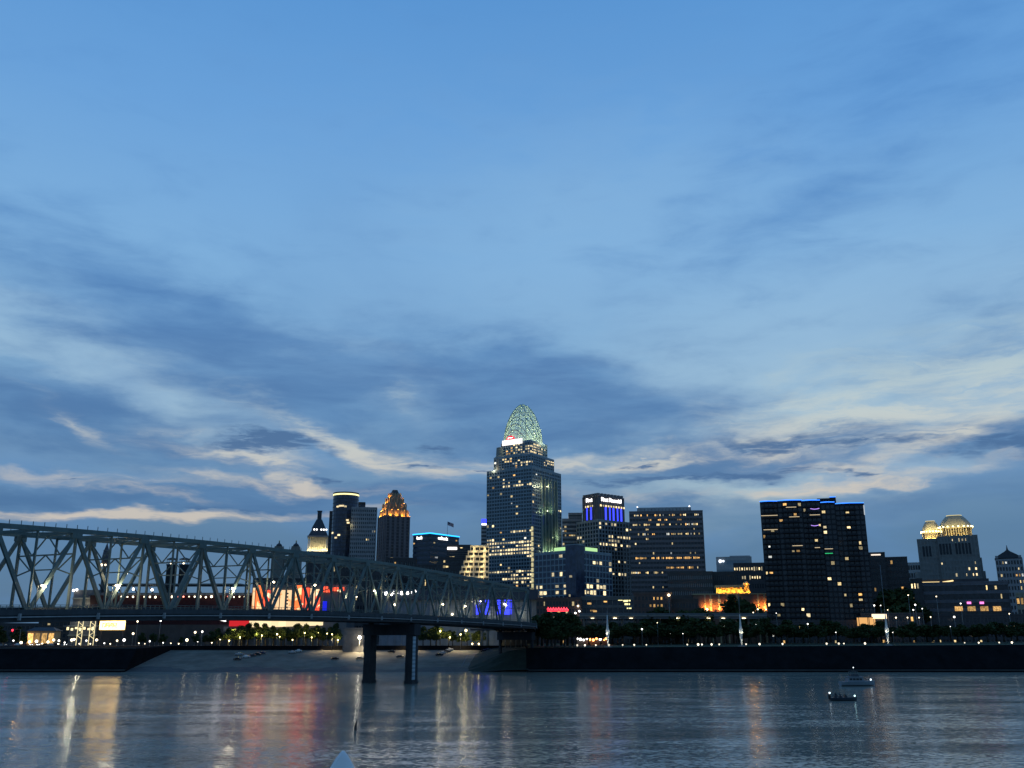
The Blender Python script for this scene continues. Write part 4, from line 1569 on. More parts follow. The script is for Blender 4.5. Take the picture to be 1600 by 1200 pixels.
# ---- terraced cream building
def terraced():
    b = Bld('terraced_building', 'stepped cream terraced building brightly floodlit beside the tallest tower', 'building', 740, 718, 764, 768, 870, 6, depth=26)
    w, d = b.w, b.d
    cr = surf('cream_terrace', (.62, .54, .38), .8, var=.12)
    rows = [852, 860, 868, 876, 884, 892, 900]
    lefts = [735, 731, 728, 724, 721, 718, 718]
    for i, (py, pl) in enumerate(zip(rows, lefts)):
        za, zb = b.z(py + 8, 740), b.z(py, 740)
        x0 = b.on(pl, py).x
        b.part(MB().box(x0 + .8, w / 2, -d / 2 + 1.5, d / 2, za, zb), 'storey_core', GL_DARK)
        b.part(MB().box(x0, w / 2, -d / 2 - .6, d / 2, zb - 1.5, zb), 'terrace_slab', cr)
        n = max(2, int((w / 2 - x0) / 3.4))
        for k in range(n + 1):
            x = x0 + .3 + (w / 2 - x0 - .6) * k / n
            b.part(MB().box(x - .28, x + .28, -d / 2 - .45, -d / 2 + 1.6, za, zb - 1.5), 'pier', cr)
        for k in range(2):
            lamp_light(b.root, (x0 + (w / 2 - x0) * (k + .5) / 2, -d / 2 - 3.2, za + .3), 620, (1, .80, .42), .5, aim=(0, 1, .6), cone=150)
    b.part(MB().box(-w / 2, w / 2, -d / 2, d / 2, 0, b.z(908, 740)), 'podium', FR_DARK)
    for px in (740, 758):
        x = b.on(px, 880).x
        b.part(MB().box(x - .55, x + .55, -d / 2 - .9, -d / 2 - .5, b.z(900, 740), b.z(853, 740)), 'corner_pier', cr)
    g = Bld('dark_terraced_block', 'dark banded office block stepping up toward the cream terraces', 'office building', 760, 684, 735, 738, 860, 6, depth=30)
    g.tier(0, g.z(872, 700), GL_DARK, FR_DARK, 16, 12, lit=[(700, 865, 716, 872, .5)], base=.05, pier=0, span=.5)
    g.tier(g.z(872, 700), g.z(853, 720), GL_DARK, FR_DARK, 5, 9, x0=g.on(698, 860).x, base=.08, pier=0, span=.5)
    p0, p1 = g.on(699, 857), g.on(714, 857)
    g.part(MB().box(p0.x, p1.x, -g.d / 2 - .9, -g.d / 2 - .6, p0.z - 1, p0.z + 1), 'roof_sign', WHITE)
    h = Bld('blue_crest_tower', 'narrow far tower with a deep blue lit crest beside the tallest tower', 'skyscraper', 1050, 752, 764, 766, 815, 4, depth=20)
    h.tier(0, h.z(822, 757), GL_DARK, FR_GREY, 30, 4, base=.02, pier=0, span=.5)
    h.part(MB().box(-h.w / 2, h.w / 2, -h.d / 2 - .6, h.d / 2, h.z(818, 757), h.z(811, 757)), 'blue_crest', LED_DEEP)
    h.part(MB().box(-h.w / 2 + .5, h.w / 2, -h.d / 2 - .9, -h.d / 2, h.z(820.5, 757), h.z(818, 757)), 'light_strip', WHITE)


terraced()


# ---- plain mid-rise blocks that fill the streets
def block(name, label, cat, Y, pl, pr, ytop, floors, bays, core=GL_DARK, frame=FR_DARK, phi=5, depth=28, **kw):
    b = Bld(name, label, cat, Y, pl, pr, pr + 3, ytop + 6, phi, depth=depth)
    b.tier(0, b.z(ytop, (pl + pr) / 2), core, frame, floors, bays, **kw)
    return b


block('low_office', 'low dark office block with blue signs right of the orange crowned tower', 'office building', 860, 602, 650, 873, 8, 14, base=.05, pier=.3, span=.4)
block('low_office', 'dark low block under the cyan outlined office', 'office building', 830, 640, 700, 884, 7, 16, base=.04, pier=.2, span=.4, lit=[(670, 870, 690, 892, .3, COOL)])
b = block('stone_warehouse', 'broad grey brick warehouse with small windows below the brown slab', 'warehouse', 720, 1043, 1113, 895, 9, 22, core=FR_GREY, frame=surf('grey_brown_brick', (.10, .088, .08), .9), base=.01, pier=.5, span=.5)
block('brick_loft', 'plain dark loft block between the warehouse and the far blue office', 'building', 735, 1113, 1150, 895, 8, 12, frame=surf('grey_brown_brick', (.10, .088, .08), .9), base=.03, pier=.5, span=.5)
b = block('pale_far_office', 'pale blue far office block with a small white roof emblem', 'office building', 1250, 1119, 1174, 871, 9, 14, core=surf('pale_far_panel', (.26, .32, .35), .6), frame=FR_PALE, lit=[(1125, 885, 1190, 892, .6, CREAM)], pier=.1, span=.55)
p = b.on(1123, 877)
b.part(MB().ball((p.x + 2, -b.d / 2 - .6, p.z), 2.2, 10, 5).ball((p.x + 6, -b.d / 2 - .6, p.z), 1.4, 8, 5), 'roof_emblem', glow('emblem_white', (.8, .88, 1), 2.2))
b.part(MB().box(b.on(1140, 869).x, b.on(1172, 869).x, -b.d / 2 + 3, b.d / 2, b.z(871, 1145), b.z(868, 1145)), 'roof_house', FR_PALE)
b = block('dotted_office', 'dark office block with two rows of square lit windows beside the apartment tower', 'office building', 900, 1146, 1196, 881, 9, 13, lit=[(1148, 888, 1192, 896, .9, CREAM), (1150, 896, 1192, 902, .75, CREAM), (1153, 902, 1192, 908, .75, CREAM)], pier=.45, span=.5)
b = block('brick_apartments', 'dark brick apartment block with balconies just behind the black tower', 'apartment building', 700, 1352, 1382, 865, 14, 7, base=.08, pier=.3, span=.4, phi=12, wmat=AMBER, depth=24)
b.part(MB().box(b.on(1361, 867).x, b.on(1376, 867).x, -b.d / 2 - .8, -b.d / 2 - .5, b.z(868, 1367), b.z(866, 1367)), 'light_strip', glow('parapet_light', (1, .85, .7), 1.2))
block('brick_apartments', 'second dark brick apartment block stepping down toward the domed tower', 'apartment building', 720, 1382, 1417, 872, 13, 8, base=.05, pier=.3, span=.4, wmat=AMBER)
block('far_office', 'far blue-grey office block left of the domed tower', 'office building', 1100, 1414, 1446, 880, 10, 8, frame=FR_PALE, base=.02, pier=.2, span=.4)
b = Bld('gabled_tower', 'dark stone tower with a pointed gable at the photograph edge', 'tower', 900, 1555, 1597, 1602, 875, 8, depth=26)
w_, d_ = b.w, b.d
b.tier(0, b.z(873, 1576), GL_DARK, FR_GREY, 13, 9, lit=[(1586, 884, 1600, 918, .6), (1562, 878, 1574, 884, .4)], base=.05, pier=.4, span=.4, cap=False)
zt, za = b.z(872, 1576), b.z(858, 1572)
gm = MB()
pts = [(-w_ / 2 - .4, zt), (w_ / 2 + .4, zt), (w_ * .34, zt + (za - zt) * .38), (w_ * .12, zt + (za - zt) * .72), (0, za), (-w_ * .12, zt + (za - zt) * .72), (-w_ * .34, zt + (za - zt) * .38)]
n = len(pts)
gm.add([(x, -d_ / 2 - .5, z) for x, z in pts] + [(x, d_ / 2, z) for x, z in pts], [tuple(range(n)), tuple(range(2 * n - 1, n - 1, -1))] + [(i, n + i, n + (i + 1) % n, (i + 1) % n) for i in range(n)])
b.part(gm, 'gable', ROOFM)
b.part(MB().lathe([(.9, 0), (.6, 1.5), (.15, 4.5)], 8, (0, -d_ / 2 + 2, za - .5)), 'finial', ROOFM)
for x in (-w_ / 2 + 1.5, w_ / 2 - 1.5):
    b.part(MB().box(x - 1.3, x + 1.3, -d_ / 2 - .7, -d_ / 2 + 2, zt, zt + 2.5), 'pinnacle', FR_GREY)

# long banded building at the right
b = Bld('banded_low_building', 'long low building with pale floor bands below the domed tower', 'building', 690, 1436, 1574, 1578, 908, 3, depth=34)
band = surf('pale_band_precast', (.16, .15, .16), .8)
b.tier(0, b.z(911, 1500), GL_DARK, band, 7, 40, lit=[(1530, 914, 1546, 922, .5), (1480, 924, 1490, 932, .4)], base=.02, pier=0, span=.36)
b.part(MB().box(b.on(1437, 908).x, b.on(1546, 908).x, -b.d / 2 + 5, b.d / 2, b.z(911, 1500), b.z(904, 1500)), 'roof_house', FR_DARK)
zz = b.z(909.5, 1460)
b.neon([(b.on(1437, 909).x, -b.d / 2 + 4.5, zz), (b.on(1468, 909).x, -b.d / 2 + 4.5, zz)], glow('roof_bar_light', (1, .75, .35), 1.6), .55)
b.neon([(b.on(1473, 909).x, -b.d / 2 + 4.5, zz), (b.on(1490, 908).x, -b.d / 2 + 4.5, zz + 1)], glow('roof_bar_light', (1, .75, .35), 1.6), .5)
for px in (1498, 1518, 1538, 1558):
    p0 = b.on(px, 951)
    o = link('window', win_mesh(AMBER), b.root, (p0.x, -b.d / 2 - .6, p0.z))
    o.scale = (5.2, 1, 3.3)
for px in (1514, 1534):
    p0 = b.on(px, 942)
    o = link('lit_sign', win_mesh(glow('sign_pink', (1, .22, .65), 1.8)), b.root, (p0.x, -b.d / 2 - .7, p0.z))
    o.scale = (2.8, 1, 1.6)
b = Bld('corner_shop', 'two-storey corner block with bright windows left of the banded building', 'building', 680, 1422, 1440, 1443, 908, 5, depth=20)
b.tier(0, b.z(906, 1431), GL_DARK, FR_DARK, 6, 4, lit=[(1422, 906, 1436, 925, .8, CREAM)], base=.15, pier=.35, span=.4)
b = Bld('orange_lit_house', 'small house front glowing orange at the photograph edge beside the banded building', 'house', 670, 1588, 1625, 1630, 940, 3, depth=20)
b.tier(0, b.z(928, 1600), GL_DARK, FR_TAN, 4, 6, lit=[(1586, 930, 1630, 955, .9, AMBER)], pier=.3, span=.35)


# ---- orange floodlit museum with cupola
def museum():
    b = Bld('museum', 'orange floodlit neoclassical building with a loggia and small cupola', 'museum', 680, 1083, 1203, 1207, 930, 4, depth=30)
    w, d = b.w, b.d
    br = surf('museum_brick', (.22, .11, .07), .85)
    cr = surf('museum_stone', (.50, .38, .20), .8)
    z1 = b.z(929, 1140)
    b.part(MB().box(-w / 2, w / 2, -d / 2, d / 2, 0, z1), 'wall', br)
    b.part(MB().box(-w / 2 - .5, w / 2 + .5, -d / 2 - .5, d / 2, z1, z1 + .8), 'cornice', cr)
    xa, xb = b.on(1119, 918).x, b.on(1161, 918).x
    z2, z3 = b.z(918, 1140), b.z(915, 1140)
    b.part(MB().box(xa, xb, -d / 2 + 3, d / 2 - 4, z1 + .8, z2), 'loggia_wall', cr)
    n = 6
    for i in range(n + 1):
        x = xa + (xb - xa) * i / n
        b.part(MB().lathe([(.55, 0), (.42, .5), (.4, z2 - z1 - 1.6), (.6, z2 - z1 - .9)], 8, (x, -d / 2 + 1.2, z1 + .8)), 'column', cr)
    b.part(MB().box(xa - .8, xb + .8, -d / 2 + .2, d / 2 - 3, z2, z3 + .4), 'loggia_roof', cr)
    for i in range(n):
        lamp_light(b.root, (xa + (xb - xa) * (i + .5) / n, -d / 2 - .2, z1 + 1.6), 1500, (1, .50, .06), .3, aim=(0, 1, .5))
    for px in (1102, 1111, 1124, 1137, 1152, 1185, 1195):
        p = b.on(px, 945)
        if px in (1111, 1124, 1185):
            o = link('window', win_mesh(AMBER), b.root, (p.x, -d / 2 - .06, p.z + 2.5))
            o.scale = (1.6, 1, 3.2)
        lamp_light(b.root, (p.x, -d / 2 - 2.6, b.z(950, 1140)), 2600, (1, .40, .10), .3, aim=(0, 1, .25))
        b.part(MB().box(p.x - .5, p.x + .5, -d / 2 - .4, -d / 2, 0, z1), 'pilaster', cr)
    c = b.on(1166, 920, 1, -d / 2 + 6)
    b.part(MB().lathe([(2.6, 0), (2.6, 2.6), (2.0, 3.0), (2.0, 6.6), (2.9, 7.0), (2.9, 7.6), (.4, 9.6)], 8, (c.x, -d / 2 + 6, z1), smooth=False), 'cupola', cr)
    for a in (-2.4, -1.5, -.6):
        lamp_light(b.root, (c.x + 4 * cos(a), -d / 2 + 6 + 4 * sin(a), z1 + 1.6), 800, (1, .46, .05), .3)
    lamp_light(b.root, (c.x, -d / 2 + 2.4, z1 + 8), 700, (1, .46, .05), .3)


museum()

# ------------------------------------------------------------------ ballpark, arena, waterfront structures
def stadium():
    t = thing('ballpark', 'ballpark with a dark stand and bright red and cream lit facade behind the bridge', 'stadium', (at(300, 1000, 660).x, 660, ZG))
    o = Vector((at(300, 1000, 660).x, 660, ZG))
    L = lambda px, py, Y=660: at(px, py, Y) - o
    conc = surf('stand_concrete', (.15, .15, .15), .85)
    seat = surf('dark_red_seats', (.045, .012, .018), .8)
    # grey end stair block
    a, c = L(118, 922), L(150, 1010)
    MB().box(a.x, c.x, -2, 20, 0, a.z).build('stair_block', conc, t)
    for i in range(5):
        z = a.z * (i + 1) / 6
        MB().box(a.x - .4, c.x + .4, -2.8, 0, z, z + .9).build('landing_slab', surf('stair_slab', (.34, .33, .26), .8), t)
    lamp_light(t, ((a.x + c.x) / 2, -6, a.z * .6), 2600, (1, .9, .6), .6)
    # upper stand: raked bowl seen from behind, lamp row under its rim
    a, c = L(146, 927), L(398, 934)
    z0, z1 = L(300, 962).z, L(300, 931).z
    MB().prism([(a.x, -1), (c.x, -1), (c.x, 40), (a.x, 40)], z0 - 6, z1, [(a.x + 2, -9), (c.x - 2, -9), (c.x - 2, 40), (a.x + 2, 40)]).build('upper_stand', seat, t)
    MB().box(a.x, c.x, -10.5, 42, z1, z1 + 1.6).build('stand_rim', conc, t)
    MB().box(a.x, c.x, -1.5, 42, 0, z0 - 6).build('concourse_wall', CONC_D, t)
    # roof canopy over the upper stand with pale ribs
    for i in range(10):
        x = a.x + (c.x - a.x) * (i + .5) / 10
        MB().beam((x, 8, z1 + 1), (x + 1, -8, z1 + 7.5), .5, .8).build('canopy_rib', conc, t)
    MB().prism([(a.x + 8, -9), (c.x - 8, -9), (c.x - 8, 14), (a.x + 8, 14)], z1 + 7.0, z1 + 7.9).build('canopy', surf('canopy_metal', (.12, .14, .14), .6, .2), t)
    lm = glow('stand_lamp', (1.0, .88, .62), 5.5, .4, 1.2)
    lr = glow('stand_lamp_red', (1.0, .25, .18), 3.5, .6, 1.2)
    for i in range(26):
        px = 175 + i * 8.6
        p = L(px, 932)
        MB().ball((p.x, -11.2, z1 - 1.2 + R.uniform(-.2, .2)), R.uniform(.4, .85), 8, 5).build('stand_lamp', lr if i in (13, 14, 22) else lm, t)
    for px, py in ((119, 923), (124, 922), (241, 922), (212, 921)):
        p = L(px, py)
        MB().ball((p.x, -4, p.z), .9, 8, 5).build('stand_lamp', LAMPW, t)
    # bright banner facade
    RED, CRM = (1.0, .10, .045), (1.0, .80, .46)
    mats = [glow('banner_red', RED, 1.7, patt=(CRM, .16, .58)), glow('banner_cream', (1.0, .66, .36), 1.15, patt=((1.0, .42, .16), .20, .60)), glow('banner_orange', (1.0, .18, .05), 1.6, patt=((1.0, .62, .28), .15, .52))]
    spec = [(398, 402, 1), (403, 414, 2), (415, 427, 0), (429, 440, 1), (441, 450, 1), (450, 462, 1), (464, 474, 2), (475, 486, 0), (487, 495, 1), (496, 503, 0)]
    zb, zt = L(450, 966).z, L(450, 921).z
    a, c = L(397, 930), L(545, 930)
    MB().box(a.x, c.x, -5.5, 30, 0, zt + 3).build('facade_wall', conc, t)
    for i, (p0, p1, k) in enumerate(spec):
        x0, x1 = L(p0, 940).x, L(p1, 940).x
        bn = MB().box(x0, x1, -6.6, -6.1, zb + R.uniform(0, .6), zt + (2.4 if k == 2 else R.uniform(-1.2, 1.0)))
        bn.build('banner_panel', mats[k], t)
        MB().box(x1 + .02, x1 + .3, -7.2, -6, zb - 4, zt + 2).build('panel_post', FR_DARK, t)
    dk_ = FR_DARK
    for px in (432, 452):
        p = L(px, 945)
        m = MB()
        for j in range(7):
            m.box(p.x - .6, p.x + .6, -7.0, -6.7, zb + 2 + j * 2.3, zb + 3 + j * 2.3)
        m.build('vent_column', dk_, t, kind='stuff')
    # orange toothed lettering band and blue screen beside it
    for i in range(8):
        p = L(508 + i * 4.2, 921)
        MB().box(p.x, p.x + 1.3, -7, -6.5, p.z - R.uniform(1.2, 2.6), p.z + 1.6).build('sign_tooth', mats[0], t)
    p0, p1 = L(507, 950), L(514, 940)
    MB().box(p0.x, p1.x, -7.5, -6.9, p0.z - 4, p1.z).build('blue_screen', glow('screen_blue', (.02, .03, 1), .8), t)
    # long lit ribbon under the bridge: red, then cream, tapering to a rounded end
    p0, p1, p2 = L(359, 980, 648), L(391, 968, 648), L(505, 975, 648)
    zr0, zr1 = L(400, 981, 648).z, L(400, 968.5, 648).z
    MB().box(p0.x, p1.x, -14, -12, zr0 + 1.0, zr1).build('ribbon_red', glow('ribbon_red', (.85, .03, .04), .75), t)
    n = 10
    for i in range(n):
        xa, xb = p1.x + (p2.x - p1.x) * i / n, p1.x + (p2.x - p1.x) * (i + 1) / n - .12
        f0, f1 = i / n, (i + 1) / n
        m = MB()
        vs = []
        for x, f in ((xa, f0), (xb, f1)):
            za, zc = zr0 + 1.6 * f, zr1 - .8 * f
            vs += [(x, -14, za), (x, -12, za), (x, -12, zc), (x, -14, zc)]
        m.add(vs, [(0, 1, 2, 3), (7, 6, 5, 4), (0, 4, 5, 1), (1, 5, 6, 2), (2, 6, 7, 3), (3, 7, 4, 0)])
        m.build('ribbon_cream', glow('ribbon_cream', (1.0, .80, .46), 1.15, .85, 1.1), t)
    MB().box(p0.x - 4, p2.x, -12.4, -4, zr0 - 2.2, zr0 + .8).build('ribbon_ledge', conc, t)
    for i in range(12):
        x = p0.x + (p2.x - p0.x) * (i + .3) / 12
        MB().box(x - .5, x + .5, -12, -10.8, 0, zr0 - 2.2).build('concourse_column', conc, t)
    p = L(347, 966, 646)
    m = MB()
    m.add([(p.x - 3.2, -16, p.z - 1.2), (p.x + 3.2, -16, p.z - 2.2), (p.x + 2.6, -16, p.z + 1.7), (p.x - .4, -16, p.z + 1.1), (p.x - 3.2, -15, p.z - 1.2), (p.x + 3.2, -15, p.z - 2.2), (p.x + 2.6, -15, p.z + 1.7), (p.x - .4, -15, p.z + 1.1)],
          [(0, 1, 2, 3), (7, 6, 5, 4), (0, 4, 5, 1), (1, 5, 6, 2), (2, 6, 7, 3), (3, 7, 4, 0)])
    m.build('lit_pennant', WHITE, t)
    # floodlight mast stubs over the stand
    for px, pt, wd in ((258, 873, 13), (281, 875, 13)):
        pass


stadium()
# smokestack pair behind the stand
for i, (px, lab) in enumerate(((261, 'left one of two stout dark stacks with lit caged tops behind the ballpark'), (281, 'right one of two stout dark stacks with lit caged tops behind the ballpark'))):
    p = at(px, 960, 720)
    zt = at(px, 884, 720).z - ZG
    t = thing('smokestack', lab, 'stack', (p.x, 720, ZG), 0, 'ballpark stacks')
    r = 3.6
    MB().lathe([(r, 0), (r, zt), (r * 1.15, zt + .2), (r * 1.15, zt + 1.0)], 14).build('shaft', surf('stack_steel', (.06, .065, .07), .6), t)
    for k in range(10):
        a = 2 * pi * k / 10
        MB().tube([(r * cos(a), r * sin(a), zt + 1), (r * 1.05 * cos(a), r * 1.05 * sin(a), zt + 4.6)], .16, 5).build('cage_bar', surf('cage_bar', (.4, .4, .36), .5), t)
    MB().lathe([(r * 1.15, 0), (r * 1.15, .5), (.6, 1.6)], 14, (0, 0, zt + 4.6)).build('cap', surf('stack_steel', (.06, .065, .07), .6), t)
    MB().ball((0, -r * .4, zt + 1.6), .75, 8, 5).build('crown_lamp', LAMP, t)
# suspension bridge tower turrets far behind
for px, lab in ((429, 'left twin of two far stone turrets with ball finials above the bridge'), (456, 'right twin of two far stone turrets with ball finials above the bridge')):
    p = at(px, 960, 1300)
    zt = at(px, 856, 1300).z - ZG
    t = thing('stone_turret', lab, 'turret', (p.x, 1300, ZG), 0, 'far bridge turrets')
    m = surf('turret_sandstone', (.20, .18, .15), .9)
    MB().prism([(-8, -6), (8, -6), (8, 6), (-8, 6)], 0, zt - 7).build('shaft', m, t)
    MB().box(-9, 9, -7, 7, zt - 7, zt - 5.6).build('cornice', m, t)
    MB().prism([(-6.5, -5), (6.5, -5), (6.5, 5), (-6.5, 5)], zt - 5.6, zt + 2, [(-5, -4), (5, -4), (5, 4), (-5, 4)]).build('upper_stage', m, t)
    MB().lathe([(4.5, 0), (3.6, 2.5), (1.2, 4.2), (.5, 6.5)], 10, (0, 0, zt + 2)).build('cupola', ROOFM, t)
    MB().ball((0, 0, zt + 9.2), 1.0, 8, 6).build('finial', surf('gilt', (.6, .42, .1), .4, .6), t)
    for sx in (-1, 1):
        MB().lathe([(1.2, 0), (1.0, 2), (.15, 4)], 8, (sx * 7, -5, zt - 5.6)).build('pinnacle', m, t)
# slender far spire
p = at(155, 960, 900)
zt = at(155, 849, 900).z - ZG
t = thing('far_spire', 'slender far tower with a dark tapered top and lit gallery seen through the truss', 'tower', (p.x, 900, ZG))
zg = at(155, 882, 900).z - ZG
MB().lathe([(2.0, 0), (1.8, zg - 2), (3.6, zg - 1), (3.6, zg)], 12).build('shaft', surf('spire_stone', (.30, .29, .27), .8), t)
MB().lathe([(3.4, 0), (3.5, (zt - zg) * .3), (2.6, (zt - zg) * .62), (1.2, (zt - zg) * .85), (.3, zt - zg)], 12, (0, 0, zg)).build('lantern', surf('spire_lantern', (.10, .09, .10), .8), t)
for k in range(3):
    MB().lathe([(3.6 - .35 * k, 0), (3.6 - .35 * k, .5)], 12, (0, 0, zg + 4 + k * 4.5)).build('gallery_ring', surf('spire_stone', (.30, .29, .27), .8), t)
MB().ball((-1.8, -3, zg - .6), 1.2, 8, 5).ball((1.8, -3, zg - .6), .9, 8, 5).build('gallery_lamp', LAMP, t)


def arena():
    b = Bld('arena', 'wide grey-blue arena with white floodlights and blue lit panels behind the truss', 'arena', 640, 596, 838, 842, 925, 2, depth=70)
    w, d = b.w, b.d
    wall = surf('arena_panel', (.17, .21, .26), .7)
    z1 = b.z(921, 700)
    b.part(MB().box(-w / 2, w / 2, -d / 2, d / 2, 0, z1 - 7), 'wall', wall)
    b.part(MB().box(-w / 2 - 1, w / 2 + 1, -d / 2 - 2.5, d / 2, z1 - 7, z1), 'fascia', surf('arena_fascia', (.030, .045, .07), .5))
    n = 22
    for i in range(n + 1):
        x = -w / 2 + w * i / n
        b.part(MB().box(x - .35, x + .35, -d / 2 - .7, -d / 2, 0, z1 - 7), 'wall_rib', wall)
    for px, py, r in ((601, 926, .8), (605, 928, 1.5), (616, 926, 1.1), (622, 927, .8), (629, 927, 1.5), (638, 927, 1.2), (643, 926, 1.0), (650, 924, .9), (610, 925, .7)):
        p = b.on(px, py)
        b.part(MB().ball((p.x, -d / 2 - 3.4, p.z), r * .8, 8, 5), 'floodlight', glow('arena_flood', (1, .98, .94), 6))
    for x0, x1 in ((744, 751), (758, 764), (777, 782), (788, 799)):
        p, q = b.on(x0, 960), b.on(x1, 930)
        b.part(MB().box(p.x, q.x, -d / 2 - 1.0, -d / 2 - .72, p.z, q.z), 'blue_panel', LED_DEEP)
    for px, py in ((617, 945), (707, 960), (748, 929), (788, 944)):
        p = b.on(px, py)
        b.part(MB().ball((p.x, -d / 2 - 1.5, p.z), .7, 8, 5), 'wall_lamp', LAMP)
    for px in (690, 725, 770, 815):
        p = b.on(px, 955)
        lamp_light(b.root, (p.x, -d / 2 - 4, p.z - 2), 500, (1, .9, .6), .5)
    return b


arena()


# mid-rise podiums along the riverfront street
def podium(name, label, Y, pl, pr, ytop, floors, bays, frame, **kw):
    return block(name, label, 'building', Y, pl, pr, ytop, floors, bays, frame=frame, **kw)


b = podium('neon_sign_block', 'low block with a red neon sign at the foot of the glass offices', 620, 838, 908, 936, 6, 14, surf('brick_red_dark', (.12, .075, .06), .85), base=.14, pier=.3, span=.4, wmat=WARM)
p0, p1 = b.on(855, 951), b.on(888, 951)
sgn = b.part(MB().box(p0.x - .4, p1.x + .4, -b.d / 2 - 1.0, -b.d / 2 - .75, p0.z - 1.9, p0.z + 1.7), 'sign_board', FR_DARK)
mb = MB()
pts = []
for i in range(25):
    x = p0.x + (p1.x - p0.x) * i / 24
    pts.append((x, -b.d / 2 - 1.2, p0.z - .1 + (.8 if i % 3 == 1 else -.7) * (1 if i % 2 else .7)))
b.part(MB().tube(pts, .34, 5), 'neon_tube', NEON_RED)
b.part(MB().box(p0.x, p1.x, -b.d / 2 - 1.2, -b.d / 2 - 1.02, p0.z - 1.7, p0.z - 1.3), 'neon_tube', NEON_RED)
p = b.on(873, 957)
b.part(MB().ball((p.x, -b.d / 2 - 1.3, p.z), 1.1, 8, 5, .6), 'wall_lamp', AMBER)
for px, py, m in ((899, 958, 0), (903, 947, 1), (905, 955, 0), (907, 963, 0), (901, 975, 1), (908, 984, 1)):
    p = b.on(px, py)
    b.part(MB().ball((p.x, -b.d / 2 - 1.6, p.z), .62, 8, 5), 'wall_lamp', LAMP if m else LAMPW)
b = podium('parking_garage', 'open parking garage with yellow lit decks below the stone tower', 625, 908, 990, 934, 6, 10, surf('garage_concrete', (.15, .14, .13), .9), base=0, pier=.12, span=.34)
for px, py in ((969, 937), (977, 939), (982, 938), (980, 944), (926, 954), (930, 955), (983, 950), (946, 940), (921, 943)):
    p = b.on(px, py)
    o = link('window', win_mesh(LED_YEL if px > 960 else AMBER), b.root, (p.x, -b.d / 2 - .1, p.z))
    o.scale = (R.uniform(2, 3.6), 1, R.uniform(.8, 1.3))
b = podium('brick_walkup', 'dark red brick block with amber corner windows below the brown slab', 622, 990, 1048, 928, 7, 10, surf('brick_red_dark', (.12, .075, .06), .85), base=.06, pier=.45, span=.5, wmat=AMBER,
           lit=[(1016, 934, 1034, 948, .8, AMBER)])
p = b.on(1045, 930)
b.part(MB().ball((p.x, -b.d / 2 - 1.2, p.z), .8, 8, 5), 'wall_lamp', LAMP)
podium('brick_walkup', 'dark brown row of shops below the grey warehouse', 624, 1048, 1090, 938, 5, 9, surf('brown_brick', (.085, .065, .055), .9), base=.06, pier=.45, span=.5)
podium('low_dark_block', 'low dark block at the foot of the black apartment tower', 612, 1205, 1345, 972, 3, 26, FR_DARK, base=.1, pier=.4, span=.4, wmat=WARM)
podium('low_dark_block', 'low dark terrace of shops right of the black apartment tower', 615, 1345, 1440, 960, 4, 16, FR_DARK, base=.07, pier=.4, span=.4, wmat=AMBER)
podium('low_dark_block', 'low dark retail block below the banded building', 618, 1440, 1640, 962, 4, 34, FR_DARK, base=.05, pier=.4, span=.4, wmat=WARM)
podium('river_hotel', 'far dark block left of the ballpark under the bridge', 900, -80, 60, 975, 3, 20, FR_DARK, base=.06, pier=.3, span=.4)
podium('brick_arcade', 'far brown block with arched wall under the bridge near the parking lot', 850, 60, 150, 970, 4, 14, surf('brown_brick', (.085, .065, .055), .9), base=.04, pier=.3, span=.4)
podium('low_office', 'row of low dark offices behind the ballpark', 850, 395, 480, 905, 6, 18, FR_DARK, base=.04, pier=.3, span=.4)
podium('low_office', 'dark office block under the colonnaded tower', 840, 478, 560, 880, 8, 16, FR_DARK, base=.05, pier=.3, span=.4)
podium('low_office', 'dark block of offices at the foot of the grey grid tower', 820, 556, 606, 880, 8, 12, FR_DARK, base=.07, pier=.3, span=.4)

# elevated road along the riverfront
v = thing('viaduct', 'elevated riverfront road deck on columns behind the trees', 'viaduct', (at(905, 960, 606).x, 606, ZG))
xa, xb = 0, at(1196, 960, 606).x - at(905, 960, 606).x
zv = at(1000, 961, 606).z - ZG
MB().box(xa, xb, -4, 4, zv - .9, zv).build('deck', CONC, v)
MB().box(xa, xb, -4.2, -3.9, zv + .003, zv + 1.0).build('parapet', surf('grey_parapet', (.13, .14, .15), .8), v)
MB().box(xa, xb, -3.2, -2.4, zv - 2.4, zv - .9).build('girder', surf('grey_parapet', (.13, .14, .15), .8), v)
for i in range(15):
    x = xa + 3 + (xb - xa - 6) * i / 14
    MB().lathe([(.7, 0), (.7, zv - 1.6), (1.3, zv - .9)], 10, (x, 0, 0)).build('column', CONC, v)
for px in (925, 960, 985, 1058, 1105, 1128, 1160):
    x = at(px, 965, 606).x - at(905, 960, 606).x
    MB().box(x - 1.0, x + 1.0, -4.0, -3.4, zv - 2.2, zv - 1.9).build('soffit_lamp', glow('soffit_lamp', (1, .80, .48), 8, .4, 1.2), v)


# lit canopy pavilion by the landing with six round lamps
p = at(806, 1010, 600)
pv = thing('canopy_pavilion', 'open waterfront canopy with six round lamps beside the bridge end', 'pavilion', (p.x, 592, 12.5))
zt = at(806, 988, 592).z - 12.5
x0, x1 = at(780, 990, 592).x - p.x, at(832, 990, 592).x - p.x
MB().box(x0, x1, -3, 4, zt, zt + .5).build('roof', CONC, pv)
for i in range(7):
    x = x0 + .6 + (x1 - x0 - 1.2) * i / 6
    MB().lathe([(.25, 0), (.2, zt)], 8, (x, -2, 0)).build('post', CONC, pv)
for px in (785, 793.5, 801.5, 810, 818, 827):
    q = at(px, 993.5, 588.5)
    MB().ball((q.x - p.x, -3.5, q.z - 12.5), .5, 8, 6).build('lamp_globe', LAMPW, pv)

